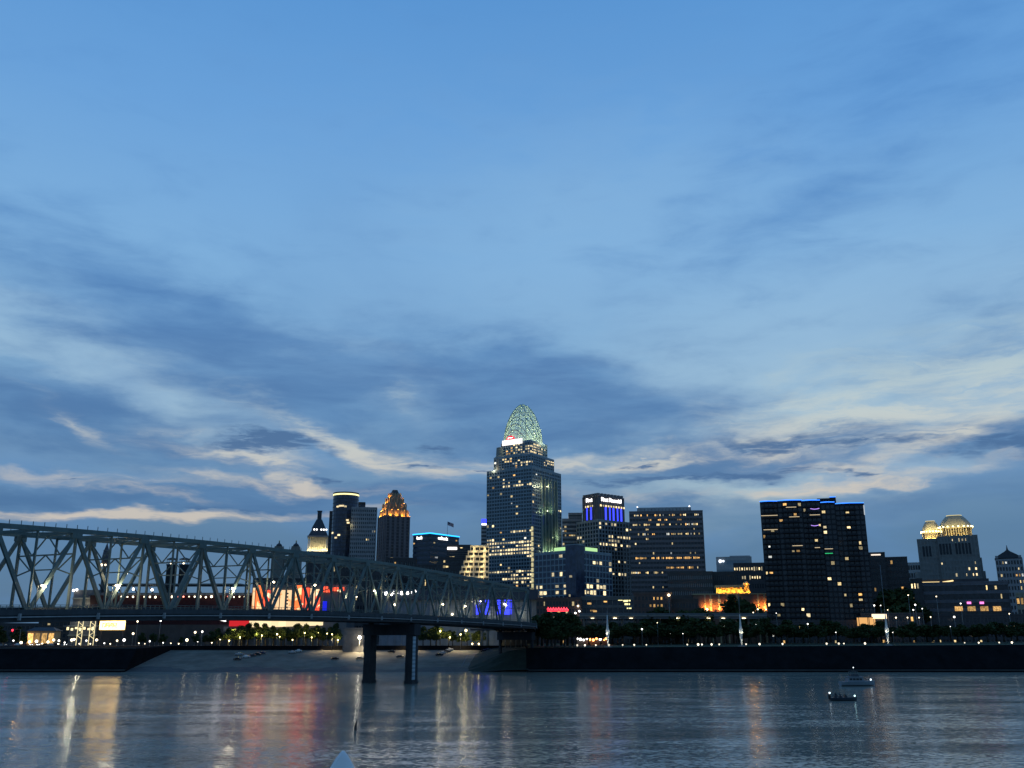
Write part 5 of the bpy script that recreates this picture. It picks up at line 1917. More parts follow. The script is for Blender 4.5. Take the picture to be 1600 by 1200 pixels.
# scoreboard with lit lattice pylons at the left
p = at(150, 1005, 640)
sb = thing('scoreboard', 'bright cream and orange lit board with two lattice pylons under the bridge', 'scoreboard', (p.x, 640, ZG))
q0, q1 = at(156, 984, 640) - Vector((p.x, 640, ZG)), at(197, 966, 640) - Vector((p.x, 640, ZG))
MB().box(q0.x, q1.x, -1, -.4, q0.z, q1.z).build('board', glow('board_cream', (1.0, .76, .28), 5.5, patt=((1.0, .58, .2), .35, .5)), sb)
MB().box(q0.x + 1.5, q1.x - 5, -1.25, -1.02, q0.z + 1.4, q0.z + 4.6).build('board_picture', glow('board_orange', (1.0, .42, .10), 2.4, patt=((1.0, .85, .5), .8, .5)), sb)
MB().box(q0.x - .5, q1.x + .5, -.39, .6, q0.z - .6, q1.z + .6).build('board_frame', FR_DARK, sb)
for x in (q0.x + 1, q1.x - 1):
    MB().box(x - .4, x + .4, -.3, .5, 0, q0.z - .6).build('board_leg', FR_DARK, sb)
LAT = glow('lattice_tube', (1.0, .84, .45), 1.6)
for px in (126, 145):
    c = at(px, 985, 640) - Vector((p.x, 640, ZG))
    z0, z1 = at(px, 998, 640).z - ZG, at(px, 967, 640).z - ZG
    for sx in (-1.6, 1.6):
        MB().tube([(c.x + sx, -1, 0), (c.x + sx, -1, z1)], .16, 5).build('pylon_post', LAT, sb)
    pts = [(c.x + (-1.6 if k % 2 else 1.6), -1, z0 + (z1 - z0) * k / 6) for k in range(7)]
    MB().tube(pts, .20, 5).build('pylon_zigzag', LAT, sb)
for i in range(7):
    q = at(106 + i * 6.5, 982 + (i % 2) * 1.5, 639) - Vector((p.x, 640, ZG))
    MB().box(q.x - .8, q.x + .7, q.y - .1, q.y + .1, q.z - 1.0 + .3 * (i % 3), q.z + .9).build('lit_letter_block', LAT, sb)
MB().box(at(98, 985, 640).x - p.x, at(156, 985, 640).x - p.x, -.3, .1, at(120, 978, 640).z - ZG - .3, at(120, 978, 640).z - ZG + .1).build('sign_rail', POSTM, sb)

# small amber pavilion by the parking lot
p = at(64, 1000, 632)
ap = thing('amber_pavilion', 'small pavilion glowing amber beside the parking lot at the left', 'pavilion', (p.x, 632, ZG))
x0, x1 = at(43, 990, 632).x - p.x, at(86, 990, 632).x - p.x
zt = at(64, 986, 632).z - ZG
MB().box(x0, x1, 0, 8, 0, zt).build('wall', FR_TAN, ap)
MB().prism([(x0 - 1, -1), (x1 + 1, -1), (x1 + 1, 9), (x0 - 1, 9)], zt, zt + 2.4, [(x0 + 3, 3), (x1 - 3, 3), (x1 - 3, 5), (x0 + 3, 5)]).build('roof', ROOFM, ap)
for i in range(4):
    x = x0 + (x1 - x0) * (i + .5) / 4
    o = link('window', win_mesh(AMBER), ap, (x, -.06, zt * .5))
    o.scale = ((x1 - x0) / 4 * .75, 1, zt * .7)
lamp_light(ap, (x0 + 2, -4, 2.5), 900, (1, .5, .12), .5)
# riverside restaurant with orange lights
p = at(922, 1008, 590)
rs = thing('riverside_restaurant', 'low riverside restaurant with orange and white lights beside the landing trees', 'restaurant', (p.x, 590, 13.4))
x0, x1 = at(899, 1000, 590).x - p.x, at(950, 1000, 590).x - p.x
MB().box(x0, x1, 0, 9, 0, 4.2).build('wall', FR_DARK, rs)
MB().box(x0 - 1, x1 + 1, -1.5, 10, 4.2, 4.8).build('roof', ROOFM, rs)
for i, px in enumerate((902, 907, 912, 917, 921, 927, 932, 938, 944, 947)):
    q = at(px, 998 + (i % 3), 588.4)
    MB().ball((q.x - p.x, -1.6, max(.6, q.z - 13.4)), R.uniform(.4, .95), 8, 5).build('festoon_lamp', glow('festoon_orange', (1.0, .30, .08), 7, .7, 1.3) if px in (921, 927, 932, 944, 947) else LAMPW, rs)
# glowing kiosk row right of the apartment tower
for px, pw, lab in ((1349, 7, 'amber lit kiosk left of the bright bus shelter'), (1363, 5, 'smaller amber lit kiosk next to the bright bus shelter')):
    q = at(px, 971, 604)
    k = thing('kiosk', lab, 'kiosk', (q.x, 604, ZG))
    hw = pw / 1504 * 604
    zt = at(px, 965, 604).z - ZG
    MB().box(-hw, hw, 0, 4, 0, zt - 5).build('plinth', FR_DARK, k)
    MB().box(-hw * .92, hw * .92, -.1, 3.8, zt - 5, zt).build('glazing', glow('kiosk_glow', (1.0, .52, .18), .9), k)
    for x in (-hw, hw):
        MB().box(x - .15, x + .15, -.3, 0, zt - 5, zt).build('mullion', FR_DARK, k)
    MB().box(-hw * 1.15, hw * 1.15, -.7, 4.4, zt, zt + .5).build('roof', ROOFM, k)
q = at(1375, 963, 603)
k = thing('bus_shelter', 'bright white lit shelter between the amber kiosks and the tall mast', 'shelter', (q.x, 603, ZG))
zt = at(1375, 959.5, 603).z - ZG
MB().box(-4.2, 4.2, 0, 2.6, zt - 2.8, zt).build('lit_canopy', glow('shelter_glow', (1.0, .74, .46), 1.9), k)
MB().box(-4.6, 4.6, -.3, 3, zt, zt + .4).build('roof', CONC, k)
for x in (-4, 0, 4):
    MB().lathe([(.15, 0), (.15, zt - 2.8)], 6, (x, .6, 0)).build('post', CONC, k)

# ------------------------------------------------------------------ trees
LEAF = surf('tree_leaves', (.042, .062, .020), .8, var=.55, scale=.5, spec=.2)
BARK = surf('tree_bark', (.06, .05, .04), .95)


def tree_meshes(seed, lean=1.0):
    r = random.Random(seed)
    tk = MB()
    tk.tube([(0, 0, 0), (.1, .1, 2.2), (r.uniform(-.3, .3), .1, 4.2), (r.uniform(-.5, .5), 0, 7.2)], [.36, .27, .21, .08], 7)
    for i in range(6):
        a = i * 1.05 + r.random()
        z = 2.6 + i * .5
        tk.tube([(0, 0, z), (1.0 * cos(a), 1.0 * sin(a), z + .9), (2.3 * cos(a), 2.3 * sin(a), z + 2.3)], [.13, .09, .04], 5)
    cr = MB()
    lobes = [(0, 0, 6.4, 2.6)]
    for i in range(9):
        a, rr = r.uniform(0, 2 * pi), r.uniform(1.2, 3.0)
        lobes.append((rr * cos(a), rr * sin(a), r.uniform(4.0, 8.2), r.uniform(1.1, 1.9)))
    for i in range(3):
        lobes.append((r.uniform(-1, 1), r.uniform(-1, 1), r.uniform(8.2, 9.6), r.uniform(.8, 1.3)))
    vs, fs = [], []
    for lx, ly, lz, lr in lobes:
        for _ in range(int(70 * lr)):
            a, u = r.uniform(0, 2 * pi), r.uniform(-1, 1)
            q = lr * r.random() ** .35
            s = sqrt(1 - u * u)
            c = Vector((lx + q * s * cos(a), ly + q * s * sin(a), lz + q * u * .85))
            e = r.uniform(.22, .48)
            n = Vector((r.gauss(0, 1), r.gauss(0, 1), r.gauss(0, 1))).normalized()
            t1 = n.orthogonal().normalized() * e
            t2 = n.cross(t1)
            k = len(vs)
            vs += [c - t1 * 1.2, c - t2 * .8 + n * .1, c + t1 * 1.2, c + t2 * .8 + n * .1]
            fs.append((k, k + 1, k + 2, k + 3))
    cr.add(vs, fs)
    return tk.mesh('trunk', BARK), cr.mesh('crown', LEAF)


TREES = [tree_meshes(100 + i) for i in range(7)]


def tree(p, h, label, group, wide=1.0):
    t = thing('broadleaf_tree', label, 'tree', p, R.uniform(0, 6.28), group)
    s = h / 10.0
    t.scale = (s * wide, s * wide, s)
    a, c = TREES[R.randrange(len(TREES))]
    link('trunk', a, t)
    link('crown', c, t)
    return t


rt = random.Random(21)
# (first column, last column, count, row of the tops, depth range, description)
rows = [(838, 905, 10, 964, (553, 575), 'dark dense tree beside the city end of the bridge, %s from the bridge', 'trees at the bridge end', 1.25),
        (912, 1200, 24, 972, (580, 598), 'dark leafy tree on the riverfront lawn between the first two masts, %s from the bridge', 'trees on the lawn near the bridge', 1.55),
        (1205, 1385, 16, 974, (580, 598), 'dark leafy tree in front of the black apartment tower, %s from the bridge side', 'trees below the apartment tower', 1.55),
        (1392, 1610, 18, 976, (580, 598), 'dark leafy tree right of the tallest mast, %s from that mast', 'trees right of the tallest mast', 1.55),
        (365, 530, 17, 979, (609, 618), 'small tree lit from below in the row behind the landing, %s from the parking lot', 'trees behind the landing', 1.0),
        (655, 755, 10, 982, (609, 618), 'small tree lit yellow-green between the bridge piers, %s from the river pier', 'trees between the bridge piers', 1.0),
        (300, 360, 5, 985, (608, 616), 'small dark round tree at the head of the landing, %s from the scoreboard', 'trees left of the landing', 1.1),
        (-10, 40, 4, 984, (608, 622), 'dark shrub-like tree at the photograph edge under the bridge, %s from the edge', 'trees at the left edge', 1.2),
        (210, 290, 4, 988, (607, 612), 'small dark street tree under the bridge right of the scoreboard, %s from the board', 'street trees right of the scoreboard', 1.0),
        (1010, 1110, 7, 953, (606, 611), 'taller dark tree behind the lawn trees in front of the warehouse, %s from the bridge', 'tall trees before the warehouse', 1.2),
        (1138, 1182, 2, 938, (640, 650), 'round dark tree in front of the orange museum, %s from its left wing', 'trees before the museum', .9),
        (1395, 1425, 3, 925, (640, 660), 'tall dark tree beside the brick apartments, %s from the apartments', 'trees beside the brick apartments', 1.2)]
for x0, x1, n, top, (ya, yb), lab, grp, wide in rows:
    for i in range(n):
        px = x0 + (x1 - x0) * (i + .5 + rt.uniform(-.35, .35)) / n
        Y = rt.uniform(ya, yb)
        p = at(px, 1000, Y)
        zb = ZG if Y > 604 else (zt_r(max(21, p.x)) + .6 + (Y - 550) / 54 * 1.6)
        zt = at(px, top + rt.uniform(-6, 7), Y).z
        tree((p.x, Y, zb - .2), max(4.5, zt - zb), lab % ordinal(i + 1), grp, wide * rt.uniform(.9, 1.15))

# ------------------------------------------------------------------ street lamps, bollards, masts
def street_lamp(px, py, Y, zb, label, group, mat=LAMP, r=.5):
    q = at(px, py, Y)
    h = max(1.2, q.z - zb)
    t = thing('street_lamp', label, 'street lamp', (q.x, Y, zb), 0, group)
    MB().tube([(0, 0, 0), (0, 0, h - r * .8)], [.12, .08], 6).build('post', POSTM, t)
    MB().lathe([(.3, 0), (.22, .25), (.12, .5)], 8).build('foot', POSTM, t)
    MB().ball((0, 0, h), r, 10, 6).build('lamp_globe', mat, t)
    return t, h


left_lamps = [(21, 1001, .6), (33, 1004, 1.0), (46, 1003, .9), (57, 1002, 1.1), (75, 1003, 1.0), (84, 1000, .9), (92, 1001, .7), (112, 1000, 1.0), (116, 999, .8), (135, 1001, .7),
              (151, 1000, 1.0), (183, 1001, .8), (194, 1000, 1.1), (208, 990, .9), (217, 1005, .4), (234, 1002, .6), (242, 999, 1.1), (215, 971, .6), (251, 970, .6), (267, 1005, .4), (292, 1000, 1.1), (309, 1002, .6), (5, 1003, .6), (66, 1007, .6), (101, 1004, .6), (124, 1006, .5), (141, 1007, .5), (163, 1005, .5), (172, 1008, .4), (226, 1008, .4), (255, 1004, .5), (279, 1008, .5), (305, 988, .9), (316, 987, .8), (331, 1004, .5), (344, 999, .5)]
for i, (px, py, r) in enumerate(left_lamps):
    street_lamp(px, py, 612 if py > 995 else 625, ZG, 'bright lamp in the parking lot under the bridge, %s from the photograph edge' % ordinal(i + 1), 'parking lot lamps', LAMP if i % 3 else LAMPW, r * .8)
mid_lamps = [(367, 986, 1.5), (358, 1001, .5), (375, 996, .5), (402, 993, .7), (409, 993, .5), (433, 991, .6), (437, 995, .4), (476, 989, .5), (487, 996, .5), (497, 989, .7), (511, 990, .4), (457, 1000, .4), (528, 1000, .6),
             (688, 986, .6), (703, 996, .5), (728, 985, 1.0), (738, 1007, .6), (748, 1007, .6)]
for i, (px, py, r) in enumerate(mid_lamps):
    t, h = street_lamp(px, py, 614 if r >= .7 else 607, ZG, 'lamp glowing among the trees behind the landing, %s from the scoreboard' % ordinal(i + 1), 'lamps behind the landing', glow('lamp_yellow', (1.0, .78, .30), 22.0, .6, 1.2), r * .62)
    if r >= .5:
        lamp_light(t, (0, -2.2, h + .5), 3000 * r, (1, .78, .26), .5, aim=(0, 1, .15), cone=165)
# wall flood on the old stone pier that lights the landing
q = at(562, 996, 590)
fl = thing('flood_lamp', 'bright white flood lamp on a post beside the stone pier', 'street lamp', (q.x, 590, landing_z(590)))
MB().tube([(0, 0, 0), (0, 0, q.z - landing_z(590))], [.14, .1], 6).build('post', POSTM, fl)
MB().ball((0, -.3, q.z - landing_z(590)), 1.0, 10, 6).build('lamp_globe', glow('flood_white', (1, .92, .74), 16), fl)
lamp_light(fl, (0, -1.6, q.z - landing_z(590)), 26000, (1, .84, .56), .6, aim=(.25, -.2, -1), cone=125)
for i, (px, py) in enumerate(((520, 1016), (640, 1012), (720, 1011))):
    q = at(px, py - 14, 601)
    t = thing('landing_lamp', 'short lamp post at the head of the paved landing, %s from the scoreboard side' % ordinal(i + 1), 'street lamp', (q.x, 598, 11.6), 0, 'landing lamps')
    MB().tube([(0, 0, 0), (0, 0, 9)], [.12, .08], 6).build('post', POSTM, t)
    MB().box(-.5, .5, -.9, 0, 9, 9.25).build('lamp_housing', POSTM, t)
    lamp_light(t, (0, -1.6, 8.4), 9000, (1, .80, .48), .4, aim=(0, -.2, -1), cone=118)
    MB().ball((0, -.5, 8.8), .35, 8, 5).build('lamp_globe', glow('lamp_yellow', (1.0, .78, .30), 22.0, .6, 1.2), t)
boll = [902, 914, 931, 951.5, 973, 991, 1010, 1074, 1091, 1097, 1112, 1124, 1166, 1187, 1223, 1292, 1311, 1319, 1352, 1508, 1530, 1562, 1582]
for i, px in enumerate(boll):
    Y = YS + 15.5
    x = at(px, 1010, Y).x
    z = zt_r(max(21, x))
    t = thing('bollard_lamp', 'low round lamp on the levee walk, %s from the bridge' % ordinal(i + 1), 'bollard lamp', (x, Y, z), 0, 'levee walk lamps')
    MB().lathe([(.16, 0), (.14, .9)], 8).build('post', POSTM, t)
    MB().ball((0, 0, 1.25), .62 * R.uniform(.6, 1.05), 8, 6).build('lamp_globe', BOLL, t)
park = [(1045, 930, 1.0, 0), (1028, 963, .5, 0), (1032, 964, .6, 0), (1027, 973, .5, 0), (1067, 990, .4, 1), (1048, 990, .3, 1), (1132, 979, .8, 1), (1086, 974, .4, 1), (1105, 952, 1.0, 0), (1177, 957, .6, 0), (1184, 952, .8, 0), (1197, 952, .6, 0), (1181, 976, .5, 1), (1253, 988, .5, 1), (1271, 985, 1.3, 1), (1306, 988, .5, 1),
        (1003, 983, .8, 1), (948, 963, .5, 0), (1400, 965, .8, 0), (1418, 965, .9, 0), (1436, 965, .9, 0), (1454, 964, .8, 0), (1491, 964, 1.0, 1), (1485, 979, .5, 1), (1577, 959, .7, 0), (1463, 932, .7, 0), (1395, 988, .4, 1), (1419, 930, .5, 0), (1501, 943, .7, 1), (1430, 945, 1.2, 1), (1427, 953, .7, 1), (1441, 951, .6, 1), (1366, 946, .7, 1), (1376, 946, .6, 1), (1213, 958, .5, 1), (1229, 976, .7, 1), (1262, 975, .7, 1), (1387, 953, .6, 0)]
park = [q for q in park]
for i, (px, py, r, wh) in enumerate(sorted(park)):
    Y = rt.uniform(576, 594) if py > 968 else 605
    zb = 14.4 if Y < 604 else ZG
    street_lamp(px, py, Y, zb, 'park street lamp behind the levee, %s from the bridge' % ordinal(i + 1), 'park street lamps', LAMPW if wh else LAMP, r * rt.uniform(.4, .7))

MASTM = surf('white_mast', (.62, .62, .58), .5, var=.08)
for px, py, ptop, lab in ((950, 1013, 958, 'white spindle-footed mast nearest the bridge on the levee'), (1159, 1010.5, 925, 'white spindle-footed mast on the levee before the museum'), (1388, 1008, 884, 'tallest white spindle-footed mast on the levee right of the black apartment tower')):
    Y = YS + 20
    q = at(px, py, Y)
    z = zt_r(max(21, q.x))
    t = thing('spindle_mast', lab, 'mast', (q.x, Y, z), 0, 'levee masts')
    hh = at(px, ptop, Y).z - z
    MB().lathe([(2.4, 0), (2.2, .3), (.5, .7)], 14).build('plinth', CONC, t)
    MB().lathe([(.35, .6), (.5, 3), (1.0, 7.5), (1.15, 9.2), (.7, 10.4), (.42, 14), (.2, 18)], 12).build('spindle', MASTM, t)
    MB().lathe([(.19, 0), (.11, max(3, hh - 17))], 8, (0, 0, 17.5)).build('pole', surf('grey_mast_pole', (.18, .19, .2), .5), t)
    for k in range(3):
        a = -pi / 2 + (k - 1) * .9
        MB().box(2.6 * cos(a) - .2, 2.6 * cos(a) + .2, 2.6 * sin(a) - .2, 2.6 * sin(a) + .2, 0, .35).build('uplight', POSTM, t)
        lamp_light(t, (3.4 * cos(a), 3.4 * sin(a), 1.2), 210, (1, .92, .70), .15, aim=(-cos(a), -sin(a), 1.6))
        lamp_light(t, (2.2 * cos(a), 2.2 * sin(a), 7.5), 110, (1, .92, .70), .15, aim=(-cos(a), -sin(a), 1.0))

# ------------------------------------------------------------------ cars
TYRE = surf('tyre_rubber', (.02, .02, .02), .9)
CGLASS = glass('car_glass', (.02, .025, .03), .08)
HEADL = glow('headlight', (1, .95, .85), 12, .7, 1.2)
TAILL = glow('taillight', (1, .03, .02), 3.0)


def car(paint, pname, p, rz, label, group, lights=0, tilt=0.0):
    t = thing('parked_car', label, 'car', p, rz, group)
    t.rotation_euler = (tilt * cos(rz), -tilt * sin(rz), rz)
    m = surf(pname, paint, .3, .3, var=.08)
    vs = []
    prof = [(-2.2, .35), (-2.25, .8), (-2.1, .98), (-1.55, 1.02), (-1.0, 1.5), (.45, 1.52), (1.15, 1.05), (2.05, .9), (2.25, .7), (2.25, .35)]
    n = len(prof)
    yw = lambda z: .88 if z < 1.1 else .70
    vs = [(x, -yw(z), z) for x, z in prof] + [(x, yw(z), z) for x, z in prof]
    MB().add(vs, [tuple(range(n - 1, -1, -1)), tuple(range(n, 2 * n))] + [(i, (i + 1) % n, n + (i + 1) % n, n + i) for i in range(n)]).build('body', m, t)
    g = MB()
    g.add([(-1.35, -.80, 1.07), (1.0, -.82, 1.07), (.45, -.73, 1.44), (-.98, -.73, 1.44)], [(0, 1, 2, 3)])
    g.add([(-1.35, .80, 1.07), (1.0, .82, 1.07), (.45, .73, 1.44), (-.98, .73, 1.44)], [(3, 2, 1, 0)])
    g.add([(.53, -.66, 1.49), (.53, .66, 1.49), (1.13, .76, 1.1), (1.13, -.76, 1.1)], [(0, 3, 2, 1)])
    g.add([(-1.06, -.66, 1.49), (-1.06, .66, 1.49), (-1.53, .76, 1.1), (-1.53, -.76, 1.1)], [(0, 1, 2, 3)])
    g.build('windows', CGLASS, t)
    for x in (-1.4, 1.4):
        for y in (-.86, .86):
            w_ = MB()
            k = 10
            vs = [(x + .34 * cos(2 * pi * i / k), y - .1, .34 + .34 * sin(2 * pi * i / k)) for i in range(k)] + [(x + .34 * cos(2 * pi * i / k), y + .1, .34 + .34 * sin(2 * pi * i / k)) for i in range(k)]
            w_.add(vs, [tuple(range(k)), tuple(range(2 * k - 1, k - 1, -1))] + [(i, k + i, k + (i + 1) % k, (i + 1) % k) for i in range(k)])
            w_ = w_.build('wheel', TYRE, t)
            sg = 1 if y > 0 else -1
            rm_ = MB()
            rm_.add([(x + .2 * cos(2 * pi * i / 8), y + sg * .11, .34 + .2 * sin(2 * pi * i / 8)) for i in range(8)] + [(x, y + sg * .13, .34)], [(i, (i + 1) % 8, 8) for i in range(8)])
            rm_.build('rim', surf('alloy_rim', (.4, .4, .4), .4, .6), w_)
    for y in (-.6, .6):
        MB().box(2.18, 2.29, y - .18, y + .18, .62, .80).build('headlight', HEADL if lights & 1 else CGLASS, t)
        MB().box(-2.31, -2.2, y - .2, y + .2, .66, .86).build('taillight', TAILL if lights & 2 else surf('dull_red_lens', (.12, .01, .01), .4), t)


CP = {'silver': (.42, .43, .44), 'white': (.70, .70, .68), 'black': (.012, .012, .014), 'dark grey': (.06, .06, .065), 'dark blue': (.02, .03, .07), 'dark red': (.10, .012, .014)}
cl = [(371, 1031.5, 'black'), (373, 1024, 'silver'), (385, 1028, 'white'), (394, 1026, 'dark grey'), (402, 1024, 'black'), (409, 1022, 'dark blue'), (456, 1021, 'silver'), (466, 1019, 'white'), (523, 1031, 'black'), (562, 1030, 'dark grey'), (612, 1020, 'black'), (625, 1028, 'dark grey'),
      (686, 1025, 'black'), (692, 1022, 'silver'), (698, 1019.5, 'dark grey'), (703, 1017, 'silver'), (712, 1015, 'white'), (757, 1019, 'black'), (763, 1017, 'dark blue'), (770, 1015, 'black'), (778, 1013, 'dark grey')]
for i, (px, py, cn) in enumerate(cl):
    d = ray(px, py)
    Y = YS + 5
    for _ in range(60):          # where the sight line meets the landing
        z = landing_z(Y)
        Y = d.y * (z - H) / d.z if z < H - .5 else 600
        Y = min(600, max(YS + 5, Y))
    Y = min((abs((H + d.z * (yy / d.y)) - landing_z(yy)), yy) for yy in [YS + 4 + .5 * k for k in range(140)])[1]
    x = d.x * Y / d.y
    car(CP[cn], 'car_paint_' + cn.replace(' ', '_'), (x, Y, landing_z(Y) + .12), radians(R.choice([8, 20, 188, 172, 15])), '%s car parked on the paved landing, %s from the left' % (cn, ordinal(i + 1)), 'cars parked on the landing', tilt=atan(.16))
lots = [(20, 1009, 'white', 3), (30, 1008, 'dark red', 2), (41, 1009, 'silver', 1), (52, 1009, 'white', 3), (63, 1009, 'black', 1), (73, 1009, 'silver', 2), (81, 1009, 'dark red', 2), (8, 1006, 'dark grey', 1), (95, 1008, 'dark blue', 1)]
for i, (px, py, cn, l) in enumerate(lots):
    q = at(px, py, 600)
    car(CP[cn], 'car_paint_' + cn.replace(' ', '_'), (q.x, 606.5, ZG + .02), radians(R.choice([-70, -110, 0, 180])), '%s car with lights on in the left parking lot, %s from the edge' % (cn, ordinal(i + 1)), 'cars in the parking lot', lights=l)
# traffic light at the far left
q = at(20, 985, 606)
t = thing('traffic_light', 'traffic signal showing red at the left edge under the bridge', 'traffic light', (q.x + 5, 606, ZG))
hh = q.z - ZG
MB().tube([(0, 0, 0), (0, 0, hh + .6), (-5, 0, hh + .9)], [.16, .12, .08], 6).build('mast_arm', POSTM, t)
MB().box(-5.35, -4.65, -.25, .25, hh - 1.4, hh + .8).build('signal_box', FR_DARK, t)
MB().ball((-5, -.4, hh + .1), .6, 10, 6).build('red_lens', glow('signal_red', (1, .02, .04), 6), t)

# ------------------------------------------------------------------ boats
HULLW = surf('boat_white_gelcoat', (.20, .24, .27), .35, var=.1)
HULLD = surf('boat_dark_hull', (.035, .045, .06), .35, var=.15)


def hull(L, B, D, bow=.3):
    st = []
    N = 12
    for i in range(N + 1):
        s = i / N
        x = -L / 2 + L * s
        b = B / 2 * (1 if s < .55 else max(.03, 1 - ((s - .55) / .45) ** 2.2))
        zt = D * (1 + bow * s ** 2)
        st.append([(x, -b, zt), (x, -b * .82, D * .25), (x, 0, -.45 + .5 * s ** 3), (x, b * .82, D * .25), (x, b, zt)])
    vs = [p for r in st for p in r]
    fs = []
    for i in range(N):
        for j in range(4):
            fs.append((i * 5 + j, (i + 1) * 5 + j, (i + 1) * 5 + j + 1, i * 5 + j + 1))
        fs.append((i * 5 + 4, (i + 1) * 5 + 4, (i + 1) * 5, i * 5))
    fs += [(4, 3, 2, 1, 0), tuple(N * 5 + k for k in range(5))]
    return MB().add(vs, fs)


q = ground_at(1340, 1072, 0)
t = thing('cabin_cruiser', 'grey cabin cruiser with a flying bridge on the river nearer the far bank', 'boat', (q.x, q.y, .1), radians(4))
hull(13.5, 3.8, 1.5).build('hull', HULLW, t)
MB().prism([(-4.2, -1.5), (2.6, -1.5), (2.6, 1.5), (-4.2, 1.5)], 1.55, 3.3, [(-3.9, -1.35), (1.6, -1.35), (1.6, 1.35), (-3.9, 1.35)]).build('cabin', HULLW, t)
for i in range(4):
    for sy in (-1, 1):
        MB().box(-3.5 + i * 1.3, -2.5 + i * 1.3, sy * 1.50 - .04, sy * 1.50 + .04, 2.1, 2.8).build('cabin_window', CGLASS, t)
MB().box(-4.4, 2.0, -1.6, 1.6, 3.3, 3.45).build('cabin_roof', HULLW, t)
MB().prism([(-2.6, -1.1), (.6, -1.1), (.6, 1.1), (-2.6, 1.1)], 3.45, 4.3, [(-2.4, -1.0), (.1, -1.0), (.1, 1.0), (-2.4, 1.0)]).build('flying_bridge', HULLD, t)
MB().box(-2.8, .3, -1.2, 1.2, 5.2, 5.32).build('bimini_top', HULLD, t)
for x in (-2.6, .1):
    for y in (-1.1, 1.1):
        MB().tube([(x, y, 4.2), (x, y, 5.2)], .05, 5).build('bimini_post', POSTM, t)
MB().tube([(-1.0, 0, 5.3), (-1.0, 0, 6.6)], .06, 5).build('light_mast', POSTM, t)
BOATL = glow('boat_light', (.85, .95, 1.0), 3.0)
MB().ball((-1.0, 0, 6.7), .2, 8, 6).build('anchor_light', BOATL, t)
MB().tube([(-6.2, 0, 1.5), (-6.6, 0, 4.0)], .08, 5).build('stern_staff', POSTM, t)
MB().tube([(3.8, -.9, 1.9), (4.0, -.9, 2.6), (6.3, 0, 2.9), (4.0, .9, 2.6), (3.8, .9, 1.9)], .05, 5).build('bow_rail', POSTM, t)
MB().ball((5.0, -1.0, 2.3), .32, 8, 6).build('bow_light', BOATL, t)
q = ground_at(1318, 1095, 0)
t = thing('motor_boat', 'small dark open motorboat with a white light at each end', 'boat', (q.x, q.y, .05), radians(-4))
hull(7.6, 2.2, .85).build('hull', HULLD, t)
MB().prism([(.3, -.7), (1.1, -.7), (1.1, .7), (.3, .7)], .8, 1.7, [(.3, -.65), (.7, -.65), (.7, .65), (.3, .65)]).build('windscreen', CGLASS, t)
MB().box(-1.2, -.4, -.8, .8, .7, 1.35).build('seat', HULLD, t)
MB().box(-2.6, -1.9, -.8, .8, .7, 1.5).build('seat', HULLD, t)
MB().prism([(-4.2, -.3), (-3.6, -.3), (-3.6, .3), (-4.2, .3)], .3, 1.6).build('outboard_motor', TYRE, t)
MB().tube([(-3.7, .3, .8), (-3.7, .3, 2.0)], .05, 5).build('light_staff', POSTM, t)
MB().ball((-3.7, .3, 2.1), .24, 8, 6).build('stern_light', BOATL, t)
MB().ball((3.3, 0, 1.35), .24, 8, 6).build('bow_light', glow('bow_cyan', (.6, .95, 1), 3), t)
# two people seated in the motorboat
PEOPLE = surf('dark_clothing', (.025, .03, .045), .9)
for i, (x, y, lab) in enumerate(((-.8, .25, 'person in dark clothing sitting at the middle seat of the motorboat'), (-2.2, -.25, 'person in dark clothing sitting at the rear seat of the motorboat'))):
    z0 = 1.35 if i == 0 else 1.5
    c, s_ = cos(radians(-4)), sin(radians(-4))
    p = thing('person', lab, 'person', (q.x + x * c - y * s_, q.y + x * s_ + y * c, z0 + .03), radians(-4))
    body = MB()
    body.lathe([(.10, 0), (.19, .04), (.20, .2), (.17, .34), (.21, .5), (.19, .6), (.07, .66), (.06, .72), (.10, .77), (.115, .86), (.09, .95), (.02, .98)], 10)
    for sy in (-1, 1):
        body.tube([(0, sy * .1, .1), (.42, sy * .13, .12), (.48, sy * .13, -.32), (.62, sy * .13, -.36)], [.10, .085, .06, .05], 6)
        body.tube([(0, sy * .2, .56), (.08, sy * .27, .32), (.32, sy * .2, .24)], [.06, .05, .035], 6)
    body.build('body', PEOPLE, p)

# channel buoy
q = ground_at(556, 1141, 0)
t = thing('spar_buoy', 'slim black spar buoy leaning in the water left of centre', 'buoy', (q.x, q.y, 0))
MB().tube([(0, 0, -.4), (-.10, 0, .3), (-.10, 0, .9), (.12, 0, 1.6), (.2, 0, 1.9)], [.20, .26, .22, .12, .03], 10).build('float', surf('black_buoy', (.008, .008, .009), .6), t)
MB().lathe([(.34, -.1), (.36, .05), (.28, .12)], 10).build('collar', surf('black_buoy', (.008, .008, .009), .6), t)

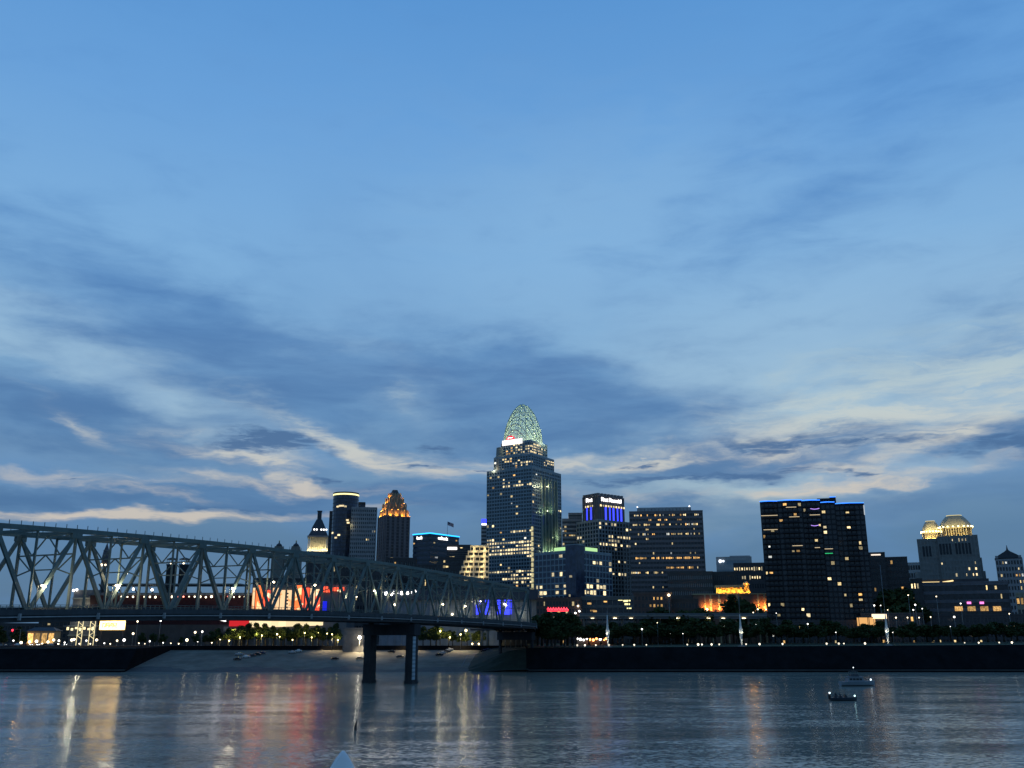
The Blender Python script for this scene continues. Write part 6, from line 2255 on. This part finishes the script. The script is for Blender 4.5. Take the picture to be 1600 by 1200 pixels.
# white peaked canopy tent on the terrace below the viewer
pk = at(536, 1173, 15)
zb = 11.5
t = thing('canopy_tent', 'white peaked canopy tent top poking into the bottom of the photograph', 'tent', (pk.x, 15, zb))
hz = pk.z - zb
TM = surf('white_tent_fabric', (.86, .76, .70), .75, var=.05)
vs, fs = [], []
prof = [(.02, hz), (.10, hz - .10), (.19, hz - .25), (.36, hz - .48), (.62, hz - .75), (1.0, hz - 1.02), (1.5, hz - 1.25)]
n = 24
tm = MB()
for r_, z in prof:
    for i in range(n):
        a = 2 * pi * i / n
        sq = 1 / max(abs(cos(a)), abs(sin(a)))
        f = 1 + (sq - 1) * min(1, r_ / 1.2)
        vs.append((r_ * f * cos(a), r_ * f * sin(a), z))
for j in range(len(prof) - 1):
    for i in range(n):
        k = (i + 1) % n
        fs.append((j * n + i, (j + 1) * n + i, (j + 1) * n + k, j * n + k))
fs.append(tuple(range(n)))
tm.add(vs, fs, True)
tm.build('canopy', TM, t)
MB().box(-1.5, 1.5, -1.52, -1.49, hz - 1.5, hz - 1.25).box(-1.5, 1.5, 1.49, 1.52, hz - 1.5, hz - 1.25).box(-1.52, -1.49, -1.5, 1.5, hz - 1.5, hz - 1.25).box(1.49, 1.52, -1.5, 1.5, hz - 1.5, hz - 1.25).build('valance', TM, t)
for x in (-1.45, 1.45):
    for y in (-1.45, 1.45):
        MB().tube([(x, y, 0), (x, y, hz - 1.25)], .03, 6).build('leg', POSTM, t)


# ------------------------------------------------------------------ pieces that belong to a part hang under that part
def nest(root, child, part):
    for r in [o for o in COL.objects if o.parent is None and o.name.split('.')[0] == root]:
        ps = [c for c in r.children if c.name.split('.')[0] == part]
        if ps:
            for c in [c for c in r.children if c.name.split('.')[0] == child]:
                c.parent = ps[0]


for q in (('cabin_cruiser', 'cabin_window', 'cabin'), ('cabin_cruiser', 'bimini_post', 'bimini_top'), ('cabin_cruiser', 'anchor_light', 'light_mast'), ('motor_boat', 'stern_light', 'light_staff'),
          ('scoreboard', 'board_picture', 'board'), ('neon_sign_block', 'neon_tube', 'sign_board'), ('bridge_pier', 'lit_side_block', 'column'), ('domed_office_tower', 'bulb', 'cornice'),
          ('pyramid_roof_tower', 'lantern_cap', 'lantern'), ('pyramid_roof_tower', 'dormer_light', 'attic'), ('apartment_tower', 'light_strip', 'parapet'), ('truss_bridge', 'pipe_hangers', 'service_pipe'),
          ('truss_bridge', 'railing_posts', 'handrail'), ('truss_bridge', 'handrail_posts', 'top_chord'), ('round_glass_tower', 'ring_light', 'cap'), ('setback_tower', 'beacon', 'mast'), ('brown_office_slab', 'louvre_fins', 'roof_house'),
          ('blue_crest_tower', 'light_strip', 'blue_crest'), ('viaduct', 'soffit_lamp', 'girder'), ('traffic_light', 'red_lens', 'signal_box'), ('ballpark', 'canopy_rib', 'canopy'), ('arena', 'floodlight', 'fascia')):
    nest(*q)
